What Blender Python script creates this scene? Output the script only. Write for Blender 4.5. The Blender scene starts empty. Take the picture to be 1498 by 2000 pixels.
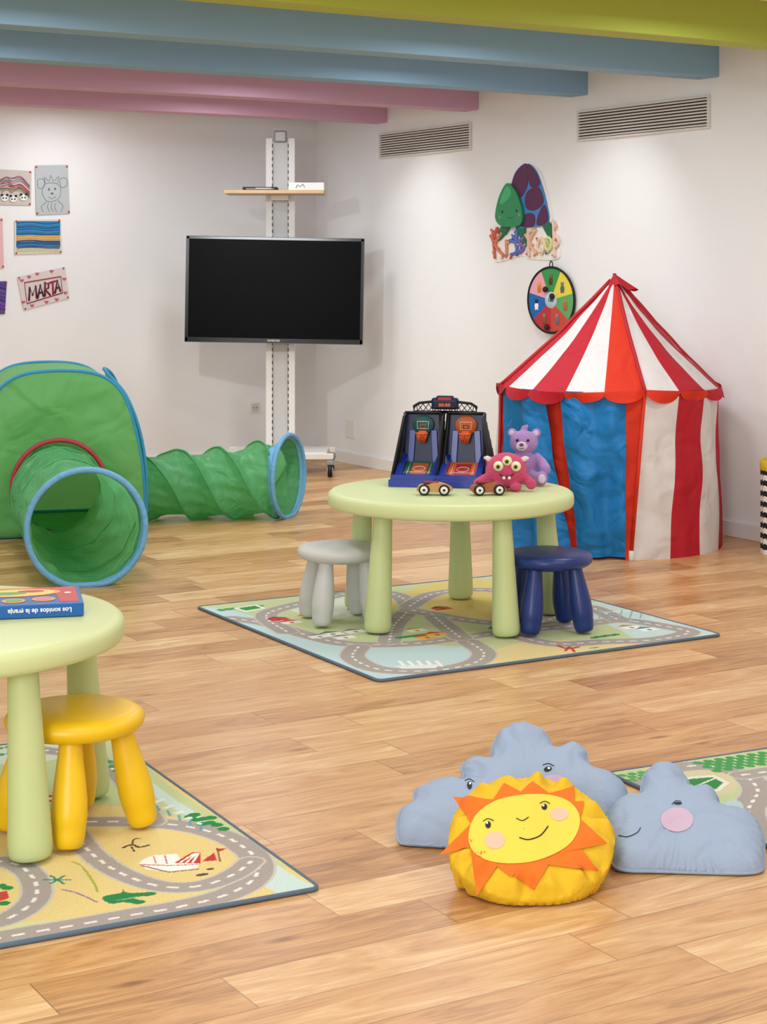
import bpy, math, random
import numpy as np
from mathutils import Vector, Matrix, noise
random.seed(3)
pi=math.pi
# ---------------- calibration of the room ----------------
F=3450.;HX=749.;HY=525.;HC=1.215
def W(px,py,z=0.):
    D=F*(HC-z)/(py-HY); return Vector(((px-HX)/F*D,D,z))
def onp(px,py,P,N):
    d=Vector(((px-HX)/F,1,-(py-HY)/F)); o=Vector((0,0,HC)); N=Vector(N)
    return o+d*((Vector(P)-o).dot(N)/d.dot(N))
C0=Vector((-.436,11.39,0)); U=Vector((.857,.515,0)).normalized(); V=Vector((-.515,.857,0)).normalized(); Z=Vector((0,0,1))
def frame(o,x,y):
    x=Vector(x).normalized(); y=Vector(y).normalized(); z=x.cross(y)
    m=Matrix.Identity(4)
    for i in range(3): m[i][0]=x[i];m[i][1]=y[i];m[i][2]=z[i];m[i][3]=o[i]
    return m
ROOM=frame(C0,U,V)
def RW(px,py):
    r=(px-HX)/F; t=(11.39*r+.436)/(.515+.857*r); D=11.39-.857*t
    return (t,HC-(py-HY)/F*D)
def BW(px,py):
    r=(px-HX)/F; t=(-.436-11.39*r)/(.857-.515*r); D=11.39-.515*t
    return (-t,HC-(py-HY)/F*D)
# ---------------- materials ----------------
def lin(h):
    h=h.lstrip('#'); o=[]
    for i in (0,2,4):
        c=int(h[i:i+2],16)/255; o.append(c/12.92 if c<=.04045 else ((c+.055)/1.055)**2.4)
    return tuple(o)
_m={}
def M(name,h,rough=.6,bump=0.,bs=60.,var=0.,vs=8.,metal=0.,spec=.4,transl=0.,sheen=0.,wr=0.,ws=9.):
    if name in _m: return _m[name]
    m=bpy.data.materials.new(name); m.use_nodes=True; nt=m.node_tree; n=nt.nodes; l=nt.links
    b=n['Principled BSDF']; c=lin(h)
    b.inputs['Base Color'].default_value=(*c,1); b.inputs['Roughness'].default_value=rough
    b.inputs['Metallic'].default_value=metal; b.inputs['Specular IOR Level'].default_value=spec
    if sheen: b.inputs['Sheen Weight'].default_value=sheen
    tc=n.new('ShaderNodeTexCoord')
    nz=n.new('ShaderNodeTexNoise'); nz.inputs['Scale'].default_value=vs; nz.inputs['Detail'].default_value=3
    l.new(tc.outputs['Object'],nz.inputs['Vector'])
    mr=n.new('ShaderNodeMapRange'); v=max(var,.02)
    mr.inputs['To Min'].default_value=1-v; mr.inputs['To Max'].default_value=1+v
    l.new(nz.outputs['Fac'],mr.inputs['Value'])
    vm=n.new('ShaderNodeVectorMath'); vm.operation='SCALE'; vm.inputs[0].default_value=c
    l.new(mr.outputs['Result'],vm.inputs['Scale']); l.new(vm.outputs['Vector'],b.inputs['Base Color'])
    last=None
    if wr:
        nb=n.new('ShaderNodeTexNoise'); nb.inputs['Scale'].default_value=ws; nb.inputs['Detail'].default_value=1.5; nb.inputs['Distortion'].default_value=1.2; nb.inputs['Roughness'].default_value=.45
        l.new(tc.outputs['Object'],nb.inputs['Vector'])
        bp=n.new('ShaderNodeBump'); bp.inputs['Strength'].default_value=wr; bp.inputs['Distance'].default_value=.05
        l.new(nb.outputs['Fac'],bp.inputs['Height']); last=bp
    if bump:
        nb=n.new('ShaderNodeTexNoise'); nb.inputs['Scale'].default_value=bs; nb.inputs['Detail'].default_value=4
        l.new(tc.outputs['Object'],nb.inputs['Vector'])
        bp=n.new('ShaderNodeBump'); bp.inputs['Strength'].default_value=bump; bp.inputs['Distance'].default_value=.01
        l.new(nb.outputs['Fac'],bp.inputs['Height'])
        if last: l.new(last.outputs[0],bp.inputs['Normal'])
        last=bp
    if last: l.new(last.outputs['Normal'],b.inputs['Normal'])
    if transl:
        t=n.new('ShaderNodeBsdfTranslucent'); mx=n.new('ShaderNodeMixShader'); mx.inputs[0].default_value=transl
        l.new(vm.outputs['Vector'],t.inputs['Color'])
        l.new(b.outputs[0],mx.inputs[1]); l.new(t.outputs[0],mx.inputs[2]); l.new(mx.outputs[0],n['Material Output'].inputs[0])
    _m[name]=m; return m
# ---------------- mesh builder ----------------
class MB:
    def __init__(s): s.v=[];s.f=[];s.mi=[];s.sm=[];s.mats=[]
    def idx(s,mat):
        if mat not in s.mats: s.mats.append(mat)
        return s.mats.index(mat)
    def add(s,vs,fs,mat,smooth=True,T=None):
        o=len(s.v); k=s.idx(mat)
        if T is not None: vs=[T@Vector(v) for v in vs]
        s.v.extend(tuple(v) for v in vs)
        for f in fs: s.f.append(tuple(i+o for i in f)); s.mi.append(k); s.sm.append(smooth)
        return s
    def surf(s,fn,nu,nv,mat,cu=False,cv=False,T=None,smooth=True):
        U_=nu if cu else nu+1; V_=nv if cv else nv+1
        vs=[fn(i/nu,j/nv) for i in range(U_) for j in range(V_)]
        fs=[]
        for i in range(nu):
            for j in range(nv):
                i2=(i+1)%U_; j2=(j+1)%V_
                fs.append((i*V_+j,i2*V_+j,i2*V_+j2,i*V_+j2))
        return s.add(vs,fs,mat,smooth,T)
    def lathe(s,prof,mat,seg=32,T=None,smooth=True):
        n=len(prof)
        def fn(u,v):
            r,z=prof[min(n-1,int(round(v*(n-1))))]; r=max(r,1e-4); a=2*pi*u
            return (r*math.cos(a),r*math.sin(a),z)
        return s.surf(fn,seg,n-1,mat,cu=True,T=T,smooth=smooth)
    def tube(s,pts,rad,mat,seg=8,T=None,closed=False):
        P=[Vector(p) for p in pts]; n=len(P)
        if not hasattr(rad,'__len__'): rad=[rad]*n
        tan=[]
        for i in range(n):
            a=P[(i-1)%n] if (closed or i>0) else P[i]; b=P[(i+1)%n] if (closed or i<n-1) else P[i]
            t=(b-a); tan.append(t.normalized() if t.length>1e-9 else Vector((0,0,1)))
        up=Vector((0,0,1)) if abs(tan[0].z)<.9 else Vector((1,0,0))
        nn=(up-tan[0]*up.dot(tan[0])).normalized(); vs=[]
        for i in range(n):
            nn=(nn-tan[i]*nn.dot(tan[i])).normalized(); bb=tan[i].cross(nn)
            for j in range(seg):
                a=2*pi*j/seg; vs.append(P[i]+(nn*math.cos(a)+bb*math.sin(a))*rad[i])
        fs=[]
        for i in range(n if closed else n-1):
            i2=(i+1)%n
            for j in range(seg): fs.append((i*seg+j,i*seg+(j+1)%seg,i2*seg+(j+1)%seg,i2*seg+j))
        if not closed: fs.append(tuple(range(seg))[::-1]); fs.append(tuple((n-1)*seg+j for j in range(seg)))
        return s.add(vs,fs,mat,True,T)
    def box(s,c,d,mat,bev=0.,T=None,rot=None):
        x,y,z=[q/2 for q in d]; b=min(bev,x*.95,y*.95,z*.95)
        if b<=0:
            vs=[(sx*x,sy*y,sz*z) for sx in(-1,1) for sy in(-1,1) for sz in(-1,1)]
            fs=[(0,1,3,2),(4,6,7,5),(0,4,5,1),(2,3,7,6),(0,2,6,4),(1,5,7,3)]; sm=False
        else:
            import bmesh
            bm=bmesh.new(); bmesh.ops.create_cube(bm,size=1)
            for v in bm.verts: v.co=Vector((v.co.x*2*x,v.co.y*2*y,v.co.z*2*z))
            bmesh.ops.bevel(bm,geom=bm.edges[:],offset=b,segments=3,affect='EDGES',profile=.5)
            bm.verts.index_update(); vs=[v.co.copy() for v in bm.verts]; fs=[[v.index for v in f.verts] for f in bm.faces]; bm.free(); sm=False
        R=Matrix.Translation(Vector(c))
        if rot is not None: R=R@rot
        if T is not None: R=T@R
        return s.add(vs,fs,mat,sm,R)
    def prism(s,out,z0,z1,mat,T=None):
        n=len(out); vs=[(p[0],p[1],z0) for p in out]+[(p[0],p[1],z1) for p in out]
        fs=[tuple(range(n,2*n)),tuple(range(n))[::-1]]+[(i,(i+1)%n,n+(i+1)%n,n+i) for i in range(n)]
        return s.add(vs,fs,mat,False,T)
    def ell(s,c,r,mat,T=None,seg=24,rings=14,rot=None):
        if not hasattr(r,'__len__'): r=(r,r,r)
        R=Matrix.Translation(Vector(c))
        if rot is not None: R=R@rot
        if T is not None: R=T@R
        def fn(u,v):
            a=2*pi*u; t=pi*(.002+.996*v)
            return (r[0]*math.sin(t)*math.cos(a),r[1]*math.sin(t)*math.sin(a),r[2]*math.cos(t))
        return s.surf(fn,seg,rings,mat,cu=True,T=R)
    def text(s,txt,size,mat,T,ext=.0005,align='CENTER',bold=0.):
        cu=bpy.data.curves.new('t','FONT'); cu.body=txt; cu.size=size; cu.extrude=ext; cu.align_x=align; cu.align_y='CENTER'; cu.offset=bold
        o=bpy.data.objects.new('t',cu); bpy.context.scene.collection.objects.link(o)
        bpy.context.view_layer.update()
        me=bpy.data.meshes.new_from_object(o.evaluated_get(bpy.context.evaluated_depsgraph_get()))
        s.add([v.co.copy() for v in me.vertices],[tuple(p.vertices) for p in me.polygons],mat,False,T)
        bpy.data.objects.remove(o); bpy.data.curves.remove(cu); bpy.data.meshes.remove(me); return s
    def obj(s,name,parent=None,label=None,cat=None,mat4=None,group=None,kind=None):
        me=bpy.data.meshes.new(name); me.from_pydata(s.v,[],s.f)
        for m in s.mats: me.materials.append(m)
        me.polygons.foreach_set('material_index',s.mi); me.polygons.foreach_set('use_smooth',s.sm); me.update()
        o=bpy.data.objects.new(name,me); bpy.context.scene.collection.objects.link(o)
        if mat4 is not None: o.matrix_world=mat4
        if parent is not None: o.parent=parent
        tag(o,label,cat,group,kind); return o
def tag(o,label=None,cat=None,group=None,kind=None):
    if label:o['label']=label
    if cat:o['category']=cat
    if group:o['group']=group
    if kind:o['kind']=kind
def thing(name,label,cat,mat4=None,loc=None,rz=0.,group=None):
    o=bpy.data.objects.new(name,None); o.empty_display_size=.05; bpy.context.scene.collection.objects.link(o)
    if mat4 is None: mat4=Matrix.Translation(Vector(loc))@Matrix.Rotation(rz,4,'Z')
    o.matrix_world=mat4; tag(o,label,cat,group); return o
def align(p0,p1):
    p0=Vector(p0);z=(Vector(p1)-p0).normalized(); q=z.to_track_quat('Z','Y')
    return Matrix.Translation(p0)@q.to_matrix().to_4x4()
def cat(pts,closed=False,n=8):
    P=[Vector(p) for p in pts]; N=len(P); out=[]
    for i in range(N if closed else N-1):
        if closed: a,b,c,d=P[(i-1)%N],P[i],P[(i+1)%N],P[(i+2)%N]
        else: a,b,c,d=P[max(i-1,0)],P[i],P[i+1],P[min(i+2,N-1)]
        for k in range(n):
            t=k/n; out.append(.5*((2*b)+(c-a)*t+(2*a-5*b+4*c-d)*t*t+(3*b-3*c+d-a)*t**3))
    if not closed: out.append(P[-1])
    return out
def RX(a): return Matrix.Rotation(a,4,'X')
def RY(a): return Matrix.Rotation(a,4,'Y')
def RZ(a): return Matrix.Rotation(a,4,'Z')
def TR(x,y,z): return Matrix.Translation((x,y,z))
rad=math.radians
# ---------------- room shell ----------------
wallm=M('wall_paint','#eeeeee',.85,bump=.08,bs=120,var=.015,vs=1.5,spec=.2)
ceilm=M('ceiling_paint','#efebe6',.9)
basem=M('baseboard_paint','#e9e6e4',.5)
def floor_mat():
    m=bpy.data.materials.new('wood_plank_floor'); m.use_nodes=True; nt=m.node_tree; n=nt.nodes; l=nt.links; b=n['Principled BSDF']
    def mth(op,a,bv=None,cv=None):
        q=n.new('ShaderNodeMath'); q.operation=op
        for i,x in enumerate((a,bv,cv)):
            if x is None: continue
            if isinstance(x,(int,float)): q.inputs[i].default_value=x
            else: l.new(x,q.inputs[i])
        return q.outputs[0]
    tc=n.new('ShaderNodeTexCoord'); sp=n.new('ShaderNodeSeparateXYZ'); l.new(tc.outputs['Object'],sp.inputs[0])
    x,y=sp.outputs[0],sp.outputs[1]
    yr=mth('DIVIDE',y,.145); row=mth('FLOOR',yr)
    wn=n.new('ShaderNodeTexWhiteNoise'); wn.noise_dimensions='1D'; l.new(row,wn.inputs['W'])
    xo=mth('ADD',mth('DIVIDE',x,.78),mth('MULTIPLY',wn.outputs['Value'],7.3)); col=mth('FLOOR',xo)
    cx=n.new('ShaderNodeCombineXYZ'); l.new(row,cx.inputs[0]); l.new(col,cx.inputs[1])
    w2=n.new('ShaderNodeTexWhiteNoise'); w2.noise_dimensions='2D'; l.new(cx.outputs[0],w2.inputs['Vector'])
    rnd=w2.outputs['Value']
    g=n.new('ShaderNodeCombineXYZ'); l.new(mth('ADD',mth('MULTIPLY',x,2.8),mth('MULTIPLY',rnd,37.)),g.inputs[0]); l.new(mth('MULTIPLY',y,17.),g.inputs[1]); l.new(mth('MULTIPLY',rnd,9.),g.inputs[2])
    n1=n.new('ShaderNodeTexNoise'); n1.inputs['Scale'].default_value=1.; n1.inputs['Detail'].default_value=7; n1.inputs['Roughness'].default_value=.66; n1.inputs['Distortion'].default_value=1.8; l.new(g.outputs[0],n1.inputs['Vector'])
    g2=n.new('ShaderNodeCombineXYZ'); l.new(mth('ADD',mth('MULTIPLY',x,8.),mth('MULTIPLY',rnd,11.)),g2.inputs[0]); l.new(mth('MULTIPLY',y,150.),g2.inputs[1])
    n2=n.new('ShaderNodeTexNoise'); n2.inputs['Scale'].default_value=1.; n2.inputs['Detail'].default_value=4; l.new(g2.outputs[0],n2.inputs['Vector'])
    g3=n.new('ShaderNodeCombineXYZ'); l.new(mth('ADD',mth('MULTIPLY',x,3.2),mth('MULTIPLY',rnd,17.)),g3.inputs[0]); l.new(mth('MULTIPLY',y,9.),g3.inputs[1])
    vo=n.new('ShaderNodeTexVoronoi'); vo.inputs['Scale'].default_value=1.; l.new(g3.outputs[0],vo.inputs['Vector'])
    kn=n.new('ShaderNodeMapRange'); kn.inputs['From Min'].default_value=.02; kn.inputs['From Max'].default_value=.15; kn.inputs['To Min'].default_value=.34; kn.inputs['To Max'].default_value=0.; l.new(vo.outputs['Distance'],kn.inputs['Value'])
    f=mth('SUBTRACT',mth('ADD',mth('MULTIPLY',rnd,.40),mth('ADD',mth('MULTIPLY',n1.outputs['Fac'],1.05),mth('MULTIPLY',n2.outputs['Fac'],.38))),kn.outputs[0])
    cr=n.new('ShaderNodeValToRGB'); l.new(mth('SUBTRACT',f,.38),cr.inputs[0])
    e=cr.color_ramp.elements; e[0].position=.06; e[0].color=(*lin('#7d5330'),1); e[1].position=.90; e[1].color=(*lin('#efcf9c'),1)
    for p,c in((.28,'#ae7e4e'),(.48,'#cb9963'),(.68,'#dbb07b')):
        q=e.new(p); q.color=(*lin(c),1)
    fy=mth('FRACT',yr); fx=mth('FRACT',xo)
    s1=mth('LESS_THAN',fy,.017); s2=mth('LESS_THAN',fx,.0035); sm=mth('MAXIMUM',s1,s2)
    mx=n.new('ShaderNodeMix'); mx.data_type='RGBA'; l.new(mth('MULTIPLY',sm,.55),mx.inputs[0]); l.new(cr.outputs[0],mx.inputs[6]); mx.inputs[7].default_value=(*lin('#5e412c'),1)
    l.new(mx.outputs[2],b.inputs['Base Color'])
    b.inputs['Roughness'].default_value=.32; b.inputs['Specular IOR Level'].default_value=.45
    bp=n.new('ShaderNodeBump'); bp.inputs['Strength'].default_value=.12; bp.inputs['Distance'].default_value=.004
    l.new(mth('SUBTRACT',n2.outputs['Fac'],sm),bp.inputs['Height']); l.new(bp.outputs[0],b.inputs['Normal'])
    return m
CZ=2.42
MB().box((-4.25,-6,-.05),(8.9,12.4,.1),floor_mat()).obj('floor',mat4=ROOM,label='light oak wood plank floor',kind='structure')
MB().box((-4.25,.1,CZ/2),(8.9,.2,CZ),wallm).obj('wall_back',mat4=ROOM,label='plain off-white painted wall',kind='structure')
MB().box((.1,-6.05,CZ/2),(.2,12.1,CZ),wallm).obj('wall_right',mat4=ROOM,label='off-white painted wall with air vents',kind='structure')
MB().box((-4.25,-6,CZ+.05),(8.9,12.4,.1),ceilm).obj('ceiling',mat4=ROOM,label='white ceiling above painted beams',kind='structure')
MB().box((-4.25,-.008,.035),(8.5,.016,.07),basem,.003).obj('baseboard_back',mat4=ROOM,label='low white baseboard',kind='structure')
MB().box((-.008,-6.0,.035),(.016,12.,.07),basem,.003).obj('baseboard_right',mat4=ROOM,label='low white baseboard',kind='structure')
pinkm=M('pink_beam_paint','#caa0ba',.7); bluem=M('blue_beam_paint','#88acc8',.7); grnm=M('green_beam_paint','#aeba4a',.7); crm=M('cream_beam_paint','#e8dcc0',.7)
for i,(t,m,nm) in enumerate([(.894,pinkm,'pink'),(1.871,pinkm,'pink'),(2.856,bluem,'blue'),(3.836,bluem,'blue'),(4.82,grnm,'lime green'),(5.8,crm,'cream')]):
    MB().box((-4.25,-t+.07,(2.095+CZ)/2),(8.5,.14,CZ-2.095),m,.004).obj('trim_%d'%(i+1),mat4=ROOM,label=nm+' painted ceiling beam',kind='structure')
# ---------------- air vents ----------------
ventm=M('vent_white_metal','#dcd8d2',.4); darkm=M('painted_recess_shade','#3a3632',.8)  # dark tone paints the shade inside vent and socket openings
def wallframe(c,side,out=0.):
    if side=='R': return frame(C0-V*c[0]+Z*c[1]-U*out,-V,Z)
    return frame(C0+U*c[0]+Z*c[1]-V*out,U,Z)
for a,b,z0,z1 in((.81,1.805,1.878,2.033),(2.778,3.778,1.862,2.02)):
    w=b-a;h=z1-z0
    th=thing('air_vent','white slatted metal air vent in the wall','air vent',mat4=wallframe(((a+b)/2,(z0+z1)/2),'R'),group='air vents on the wall')
    fr=MB()
    for y in(-1,1): fr.box((0,y*(h/2-.006),.007),(w,.012,.014),ventm,.002)
    for x in(-1,1): fr.box((x*(w/2-.006),0,.007),(.012,h-.02,.014),ventm,.002)
    fr.obj('vent_frame',th)
    MB().box((0,0,.001),(w-.02,h-.02,.002),darkm).obj('vent_shade_sheet',th)  # flat dark sheet, shade behind the slats put into its colour
    g=MB()
    for k in range(9):
        y=-h/2+.02+k*(h-.04)/8; g.box((0,y,.008),(w-.024,.0075,.009),ventm,.001,rot=RX(.35))
    g.obj('vent_grille',th)
# ---------------- outlets ----------------
pl=M('switch_plastic','#e9e4dd',.35)
c=BW(497,796); th=thing('wall_outlet','white plastic power socket on the wall','power outlet',mat4=wallframe(c,'B'))
MB().box((0,0,.004),(.075,.07,.008),pl,.003).box((0,0,.009),(.05,.05,.004),M('socket_grey','#cfcac4',.4),.002).obj('cover_plate',th)
for x in(-.01,.01): MB().lathe([(.0001,.0125),(.0035,.0125),(.0035,.0115)],darkm,12,T=TR(x,0,0)).obj('socket_hole',th)
c=RW(685,838); th=thing('blank_wall_plate','blank white cover plate on the wall','wall plate',mat4=wallframe(c,'R'))
MB().box((0,0,.003),(.11,.11,.006),pl,.002).obj('cover_plate',th)
for x in(-.045,.045): MB().lathe([(.0001,.0075),(.003,.0072),(.003,.005)],ventm,10,T=TR(x,0,0)).obj('screw',th)
# ---------------- drawings on back wall ----------------
redm=M('red_pin','#c33838',.4)
def drawing(pxc,label,hexp,painter,group='drawings pinned to the wall',pins=True):
    pts=[BW(*p) for p in pxc]; cx=sum(p[0] for p in pts)/4; cz=sum(p[1] for p in pts)/4
    th=thing('drawing',label,'drawing',mat4=wallframe((cx,cz),'B',.004),group=group)
    q=[(p[0]-cx,p[1]-cz) for p in pts]
    b=MB(); b.prism(q[::-1],.001,.0022,M('paper'+hexp,hexp,.85))
    def L(px,py): a=BW(px,py); return (a[0]-cx,a[1]-cz)
    painter(b,L); b.obj('paper',th)
    if pins:
        for p in q: 
            MB().ell((p[0]*.93,p[1]*.93,.0045),(.006,.006,.004),redm,seg=10,rings=6).obj('pin',th)
    return th
def pline(b,L,pts,hexc,w=.004,z=.003,closed=False,n=6):
    P=[(*L(*p),z) for p in pts]; b.tube(cat(P,closed,n),min(w/2,.004),M('ink'+hexc,hexc,.8),6,closed=closed)
def disc(b,L,px,py,rx,ry,hexc,z=.003,n=20):
    b.prism([L(px+rx*math.cos(2*pi*i/n),py-ry*math.sin(2*pi*i/n)) for i in range(n)],z-.001,z,M('ink'+hexc,hexc,.8))
def d1(b,L):
    rg=random.Random(2)
    for k,h in enumerate(('#a5496f','#6b7fa8','#c9753a','#7b4f95','#c95d5d','#5b5b78','#8fa06a')):
        for q in range(2):
            j=lambda: rg.uniform(-2.5,2.5)
            pline(b,L,[(0,350+k*3.6+j()),(12,345+k*4+j()),(24,350+k*4+j()),(40,347+k*4+j()),(57,362+k*4+j())],h,.0045,n=4)
    for x,y in((8,387),(25,389),(45,386)):
        disc(b,L,x,y,7,6,'#eeeeea',.0072); disc(b,L,x-5,y-6,2.5,2.5,'#222222',.008); disc(b,L,x+5,y-6,2.5,2.5,'#222222',.008); disc(b,L,x-3,y,1.6,1.6,'#222222',.008); disc(b,L,x+3,y,1.6,1.6,'#222222',.008)
    pline(b,L,[(2,376),(14,368),(22,376),(36,366),(50,376)],'#b07a30',.006)
drawing([(-14,330),(61,334),(60,401),(-14,400)],'coloured pencil drawing of black and white bears under stripes','#c9c1bb',d1)
def d2(b,L):
    c='#6c7074'
    pline(b,L,[(85,362),(82,378),(90,392),(103,393),(115,386),(118,370),(112,360),(98,357)],c,.0026,closed=True)
    for s in((78,360),(122,358)): pline(b,L,[(s[0]-5,s[1]-8),(s[0]+6,s[1]-10),(s[0]+8,s[1]+4),(s[0]-3,s[1]+8)],c,.0026,closed=True)
    pline(b,L,[(88,358),(86,346),(95,354),(98,342),(104,354),(114,344),(112,358)],c,.0026,n=3)
    disc(b,L,95,370,2,2.5,c); disc(b,L,107,369,2,2.5,c); disc(b,L,101,378,3,2,c)
    pline(b,L,[(94,384),(101,388),(109,383)],c,.0026)
    pline(b,L,[(90,394),(80,404),(84,414)],c,.0026); pline(b,L,[(112,392),(122,402),(118,414)],c,.0026)
    for x in(94,101,108): pline(b,L,[(x,396),(x-2,405),(x+2,413)],c,.0026)
drawing([(68,323),(132,322),(136,417),(70,420)],'pencil line drawing of a smiling animal on grey paper','#b9c0c2',d2)
def d3(b,L):
    def band(y0,y1,h,z=.003,x0=31,x1=117): b.prism([L(x0,y1),L(x1,y1),L(x1,y0),L(x0,y0)],.0022,z,M('ink'+h,h,.9,var=.25,vs=60))
    band(432,460,'#2f7fb5'); band(460,472,'#d8b070'); band(470,484,'#2c5f93'); band(482,493,'#c9c4a0')
    for k in range(12): pline(b,L,[(33,435+k*4.5),(60,433+k*4.5),(90,437+k*4.3),(115,434+k*4.6)],('#2a6aa5','#4d90bc','#2f5489')[k%3] if k not in(6,7) else '#dca95a',.006,.0025)
drawing([(28,430),(118,428),(121,494),(28,497)],'crayon seascape of blue water and yellow sand','#dcd8cc',d3)
drawing([(-40,424),(4,426),(7,524),(-40,524)],'pink sheet of paper','#e3b8b6',lambda b,L:None)
def d5(b,L):
    for k in range(7): pline(b,L,[(-20,555+k*8),(-5,552+k*8),(10,556+k*8)],('#6b3fa0','#303a80','#8a4ac0')[k%3],.011)
drawing([(-30,550),(13,549),(9,613),(-30,616)],'purple and blue crayon drawing','#5c4a88',d5)
def d6(b,L):
    c='#a02848'
    pline(b,L,[(47,552),(118,540),(121,572),(52,593)],c,.008,closed=True,n=1)
    # hand-drawn strokes: M A R T A
    def st(pts,h): 
        P=[(*L(*p),.0030) for p in pts]
        b.tube(P,.0062,M('ink'+h,h,.8),6)
        for p in P: b.ell(p,.0062,M('ink'+h,h,.8),seg=8,rings=6)
    st([(56,586),(57,562),(63,576),(69,559),(71,582)],'#6a2038')
    st([(73,582),(78,557),(84,578)],'#4a3048'); st([(75,573),(82,570)],'#4a3048')
    st([(87,578),(87,552),(94,554),(94,562),(88,566),(97,576)],'#7a2038')
    st([(97,552),(107,549)],'#a02848'); st([(102,551),(103,574)],'#a02848')
    st([(107,572),(111,548),(117,568)],'#5a2440'); st([(109,563),(115,561)],'#5a2440')
    for x,y in((42,548),(56,541),(72,535),(100,530),(125,545),(127,572),(45,590),(62,597),(90,590),(110,585)):
        p=L(x,y); b.prism([(p[0]+.012*1.1*math.sin(t_)**3,p[1]+.012*(13*math.cos(t_)-5*math.cos(2*t_)-2*math.cos(3*t_))/16) for t_ in [2*pi*k/16 for k in range(16)]][::-1],.002,.0032,M('ink_heart','#c0607c',.8))
drawing([(33,541),(126,521),(135,582),(46,606)],"child's drawing with hand-written name and hearts",'#d9d0cb',d6)
# ---------------- turtle sign ----------------
O=RW(1030,410)
th=thing('turtle_sign','painted turtle wall cutout above coral-shaped letters','wall sign',mat4=wallframe(O,'R'))
def LR(px,py): a=RW(px,py); return (a[0]-O[0],a[1]-O[1])
def cut(b,pts,z0,z1,h,smooth=True,r=.5):
    P=[(*LR(*p),0) for p in pts]
    if smooth: P=cat(P,True,6)
    P=[(p[0],p[1]) for p in P]
    A=sum(P[i][0]*P[(i+1)%len(P)][1]-P[(i+1)%len(P)][0]*P[i][1] for i in range(len(P)))
    if A<0: P=P[::-1]
    b.prism(P,z0,z1,M('sign'+h,h,r))
b=MB(); shell=[(1003,378),(1008,345),(1020,326),(1036,320),(1052,334),(1064,365),(1073,400),(1077,428),(1068,440),(1040,444),(1012,440)]
cut(b,[(x+(4 if x>1036 else 0),y) for x,y in shell],0,.012,'#efe9e2'); cut(b,shell,.012,.018,'#3f7fc0')
for pl_ in([(1005,377),(1009,346),(1021,328),(1034,321),(1036,360),(1022,386)],[(1037,321),(1051,335),(1060,360),(1044,366),(1038,350)],[(1031,388),(1039,371),(1058,367),(1067,394),(1052,410),(1035,408)],[(1058,418),(1069,400),(1076,428),(1066,439),(1054,438)],[(1023,441),(1033,418),(1049,420),(1047,442)]):
    cut(b,pl_,.018,.021,'#561d48')
b.obj('turtle_shell',th)
b=MB(); cut(b,[(1000,358),(986,380),(978,410),(978,430),(990,442),(1012,443),(1026,438),(1030,420),(1024,392),(1014,370)],.021,.034,'#1c8650',r=.2)
cut(b,[(1000,364),(991,380),(986,396),(992,398),(1006,384),(1008,372)],.034,.0345,'#3fae70')
for x,y in((991,414),(1019,412)):
    p=LR(x,y); b.lathe([(.0001,.0368),(.006,.0365),(.0065,.034)],M('sign_eye','#101010',.3),12,T=TR(p[0],p[1],0))
for x,y in((986,425),(1024,420)):
    p=LR(x,y); b.lathe([(.0001,.0352),(.009,.035),(.0095,.034)],M('sign_cheek','#8a9a60',.5),14,T=TR(p[0],p[1],0))
b.tube(cat([(*LR(1001,424),.0345),(*LR(1006,427),.0345),(*LR(1011,423),.0345)],n=5),.001,M('sign_eye','#101010',.3),6)
b.obj('turtle_head',th)
for P in ([(1012,442),(1028,440),(1030,460),(1034,482),(1022,468)],[(984,440),(998,442),(990,458),(976,470)],[(1062,436),(1076,432),(1082,452),(1078,466)]):
    b=MB(); cut(b,P,.006,.016,'#1c6a48'); b.obj('turtle_flipper',th)
b=MB()
rr=random.Random(5)
CC=['#c9503c','#cf7a4c','#3d5cb5','#6a4fa6','#e0b498','#c8cf72','#e6bfa8','#d0664a']
def coral(pts,h,w=.0105):
    P=[(p.x,p.y) for p in cat([(x,y,0) for x,y in pts],n=4)]
    b.tube([(*LR(*p),.012) for p in P],[w*(1-.25*i/len(P)) for i in range(len(P))],M('sign'+h,h,.5),8)
    for p in P[1::2]:
        a=rr.uniform(0,2*pi); e=(p[0]+4.5*math.cos(a),p[1]+9*math.sin(a)); hh=h if rr.random()<.75 else rr.choice(CC); b.tube([(*LR(*p),.012),(*LR(*e),.014)],[w*.7,w*.5],M('sign'+hh,hh,.5),6); b.ell((*LR(*e),.014),w*.6,M('sign'+hh,hh,.5),seg=8,rings=6)
for pts,h in [([(966,450),(968,478),(970,505)],'#cf6a58'),([(985,455),(971,478),(988,500)],'#d67a62'),([(962,460),(968,470)],'#cf6a58'),([(975,445),(969,458)],'#cf6a58'),
      ([(993,468),(993,500)],'#d8926c'),([(1000,470),(1012,475),(1012,492),(1001,497)],'#5a74c0'),([(1013,448),(1013,500)],'#5a74c0'),([(1027,465),(1018,472),(1027,484),(1018,495)],'#8068b4'),([(1007,462),(1013,470)],'#5a74c0'),
      ([(1036,450),(1036,478),(1037,502)],'#e6c4ae'),([(1050,448),(1038,474),(1052,496)],'#e4b496'),([(1030,458),(1036,468)],'#e4ac90'),
      ([(1056,470),(1062,466),(1067,474),(1066,488),(1058,492),(1053,482),(1056,470)],'#ecd2b4'),([(1071,468),(1077,464),(1081,474),(1079,486),(1072,488),(1069,476),(1071,468)],'#d4d992'),
      ([(1085,432),(1086,470),(1087,503)],'#eaccba'),([(1086,468),(1092,462),(1095,474),(1088,484)],'#eaccba'),([(1090,440),(1086,450)],'#e6b8a0')]:
        coral(pts,h)
b.obj('coral_lettering',th)
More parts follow.
